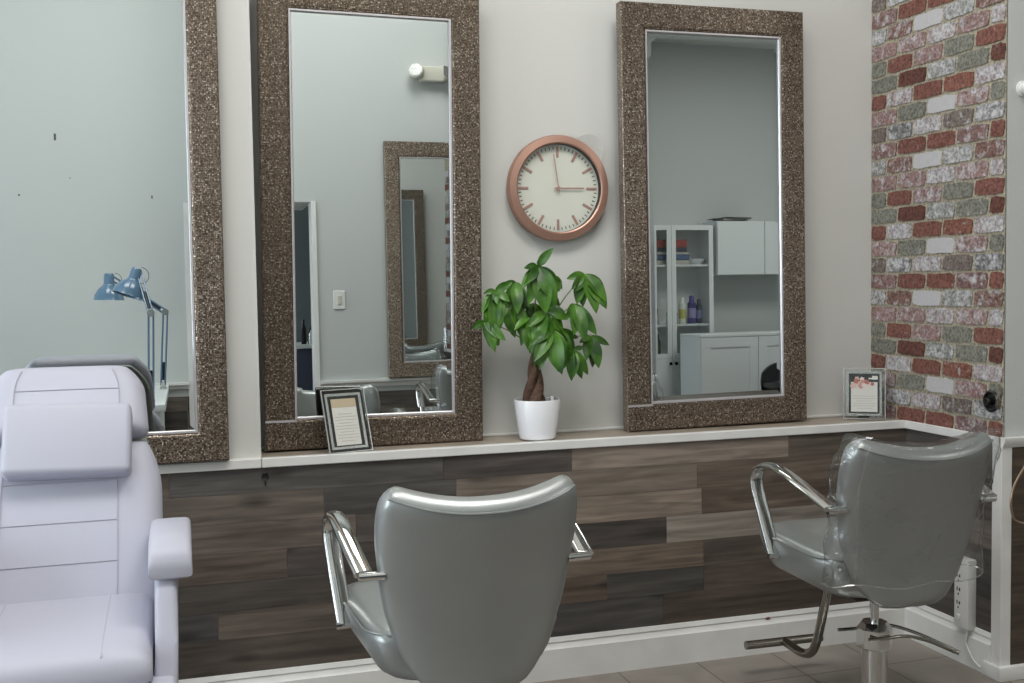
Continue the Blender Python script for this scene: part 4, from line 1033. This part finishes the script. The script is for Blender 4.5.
for k, (dx, r_, h_, c, nm) in enumerate([(-.10, .030, .17, (70, 66, 62), 'short dark'), (-.025, .024, .16, (116, 112, 108), 'short grey'), (.055, .038, .28, (224, 224, 214), 'tall white spray'), (.17, .046, .30, (58, 50, 120), 'large purple'), (.255, .034, .26, (36, 36, 62), 'tall navy'), (-.26, .03, .22, (96, 50, 44), 'brown red')]):
    t = thing('bottle', '%s bottle on the middle bookcase shelf' % nm, 'bottle', (bx + dx, by + .18, .887), 0, 'bottles on the middle bookcase shelf')
    bm = B(); lathe(bm, [(0, 0), (r_, .0), (r_, h_ * .72), (r_ * .6, h_ * .8), (0, h_ * .8)], 20); obj('body', bm, mat('bottle_%d' % k, rgb(*c), .35), t)
    bm = B(); lathe(bm, [(0, h_ * .8), (r_ * .6, h_ * .8), (r_ * .55, h_), (0, h_)], 16); obj('cap', bm, mat('cap_%d' % k, rgb(*[min(255, v + 30) for v in c]), .4), t)
    bm = B(); lathe(bm, [(r_ * 1.01, h_ * .2), (r_ * 1.01, h_ * .55)], 20); o = obj('wrap_band', bm, mat('band_%d' % k, rgb(*[(180, 180, 90), (160, 160, 150), (196, 190, 90), (150, 140, 190), (120, 120, 160), (180, 150, 140)][k]), .5), t)
for k, (dx, r_, h_, c, nm) in enumerate([(-.24, .035, .26, (52, 84, 52), 'green'), (.1, .04, .2, (44, 46, 48), 'black')]):
    t = thing('bottle', '%s bottle on the lowest glazed bookcase shelf' % nm, 'bottle', (bx + dx, by + .18, .522), 0, 'bottles on the lowest glazed bookcase shelf')
    bm = B(); lathe(bm, [(0, 0), (r_, .0), (r_, h_ * .72), (r_ * .5, h_ * .8), (0, h_ * .8)], 20); obj('body', bm, mat('low_bottle_%d' % k, rgb(*c), .3), t)
    bm = B(); lathe(bm, [(0, h_ * .8), (r_ * .5, h_ * .8), (r_ * .5, h_), (0, h_)], 16); obj('cap', bm, BLACK, t)
t = thing('wall_cabinet', 'white wall cabinet with papers on top, reflected in the mirror right of the clock', 'cabinet', (3.25, YF, 1.40))
bm = B(); box(bm, 0, 1.15, 0, .30, 0, .575); obj('body', bm, CABW, t, 0)
for k in range(2):
    bm = B(); box(bm, .004 + .576 * k, .572 + .576 * k, .301, .32, .002, .573, .002, 1); obj('door', bm, CABW, t)
for k, (dx, dy, rz, w_, h_, c) in enumerate([(.24, .13, 5, .30, .012, (70, 70, 74)), (.27, .15, -4, .34, .014, (186, 186, 182)), (.22, .17, 9, .40, .006, (120, 122, 120)), (.30, .14, -8, .33, .012, (60, 62, 66))]):
    zz = 1.9755 + [0, .0125, .027, .0335][k]
    bm = B(); box(bm, -w_ / 2, w_ / 2, -.11, .11, 0, h_ * .2); box(bm, -w_ / 2 + .006, w_ / 2 - .006, -.104, .104, h_ * .2, h_ * .8, 0); box(bm, -w_ / 2, w_ / 2, -.11, .11, h_ * .8, h_)
    o = obj('folder', bm, mat('folder_%d' % k, rgb(*c), .6), None, 0); o.location = (3.25 + dx, YF + dy, zz); o.rotation_euler = (0, 0, R(rz))
    tag(o, ['dark folder at the bottom of the pile on the wall cabinet', 'pale folder second from the bottom on the wall cabinet', 'wide thin grey folder under the top one on the wall cabinet', 'dark folder on top of the pile on the wall cabinet'][k], 'folder', 'folders on the wall cabinet')
t = thing('base_cabinet', 'low white cabinet with framed doors standing before the reflected bookcase', 'cabinet', (2.73, -6.75, 0))
rbox_obj('body', 0, 1.5, 0, .43, .06, .765, 0.001, CABW, t, 1); rbox_obj('top', -.004, 1.51, 0, .452, .765, .792, .003, CABW, t, 1); rbox_obj('plinth', .02, 1.48, .01, .39, 0, .06, .001, BLACK, t, 1)
for k in range(2): shaker(t, .004 + .655 * k, .652 + .655 * k, .065, .76, .431, False, .10)
t = thing('salon_chair', 'black padded chair at the lower right of the reflection right of the clock', 'chair', (3.37, -5.7, -.0), R(190))
def fb(uu, vv, s):
    u, v = uu * 2 - 1, vv
    e = max(0, 1 - abs(u) ** 5) ** .5
    return Vector((u * .24 * (1 - .25 * max(0, v - .6) ** 1.3), .20 + .05 * v - .08 * u * u + s * .025 * (.4 + .6 * e), .20 + (.31 - .10 * u * u) * v))
bm = B(); grid_solid(bm, 18, 14, fb); obj('backrest', bm, BLACK, t, 80)
rbox_obj('seat', -.23, .23, -.22, .18, .26, .34, .03, BLACK, t)
bm = B(); lathe(bm, [(0, 0), (.22, 0), (.21, .02), (.03, .04), (.025, .27), (0, .27)], 28); obj('pedestal', bm, CHROME, t)

# ------------------------------------------------------------------ light: daylight through the shop window, added far-room window, added ceiling panels
w = bpy.data.worlds.new('daylight'); SC.world = w; w.use_nodes = True
w.node_tree.nodes['Background'].inputs['Color'].default_value = (.80, .90, 1.0, 1); w.node_tree.nodes['Background'].inputs['Strength'].default_value = 1.5
def area(name, loc, rot, sx, sy, p, col=(1, 1, 1)):
    l = bpy.data.lights.new(name, 'AREA'); l.shape = 'RECTANGLE'; l.size = sx; l.size_y = sy; l.energy = p; l.color = col
    o = bpy.data.objects.new(name, l); COL.objects.link(o); o.location = loc; o.rotation_euler = rot; return o
area('window_daylight', (XL - .25, (W1[0] + W1[1]) / 2, 1.75), (0, R(-90), 0), 2.7, 2.3, 96, (.86, .93, 1.0))
area('window_daylight', (XL - .25, (W_FILL[0] + W_FILL[1]) / 2, 1.75), (0, R(-90), 0), 2.7, 3.0, 190, (.86, .93, 1.0))  # fill for the far room through the added window
EMIT, nt, b = new_mat('fill_panel_glow'); b.inputs['Emission Color'].default_value = (1, .97, .92, 1); b.inputs['Emission Strength'].default_value = 2.0
for k, (x, y) in enumerate([(-2.9, -1.9), (-1.2, -1.7), (3.4, -4.6)]):  # unseen ceiling panels added to brighten the room
    t = thing('fill_ceiling_panel', 'added unseen ceiling light panel %s' % ['above the reclining chair', 'above the styling chairs', 'over the far cabinets'][k], 'ceiling light', (x, y, ZC))
    bm = B()
    for a in ((-.62, .62, -.62, -.58), (-.62, .62, .58, .62), (-.62, -.58, -.58, .58), (.58, .62, -.58, .58)): box(bm, *a, -.04, 0)
    obj('frame', bm, WHITE, t); bm = B(); box(bm, -.58, .58, -.58, .58, -.02, -.012); obj('diffuser', bm, EMIT, t)
    area('panel_fill', (x, y, ZC - .05), (0, 0, 0), 1.1, 1.1, [30, 37, 52][k], (1, .985, .955))

SC.view_settings.view_transform = 'Standard'
try: SC.view_settings.look = 'None'
except Exception: pass
SC.view_settings.gamma = 1; SC.view_settings.use_curve_mapping = False
SC.view_settings.exposure = 0.16
SC.cycles.max_bounces = 12; SC.cycles.transparent_max_bounces = 24; SC.cycles.glossy_bounces = 8; SC.cycles.diffuse_bounces = 5
SC.cycles.caustics_reflective = False; SC.cycles.caustics_refractive = False
SC.cycles.sample_clamp_indirect = 6
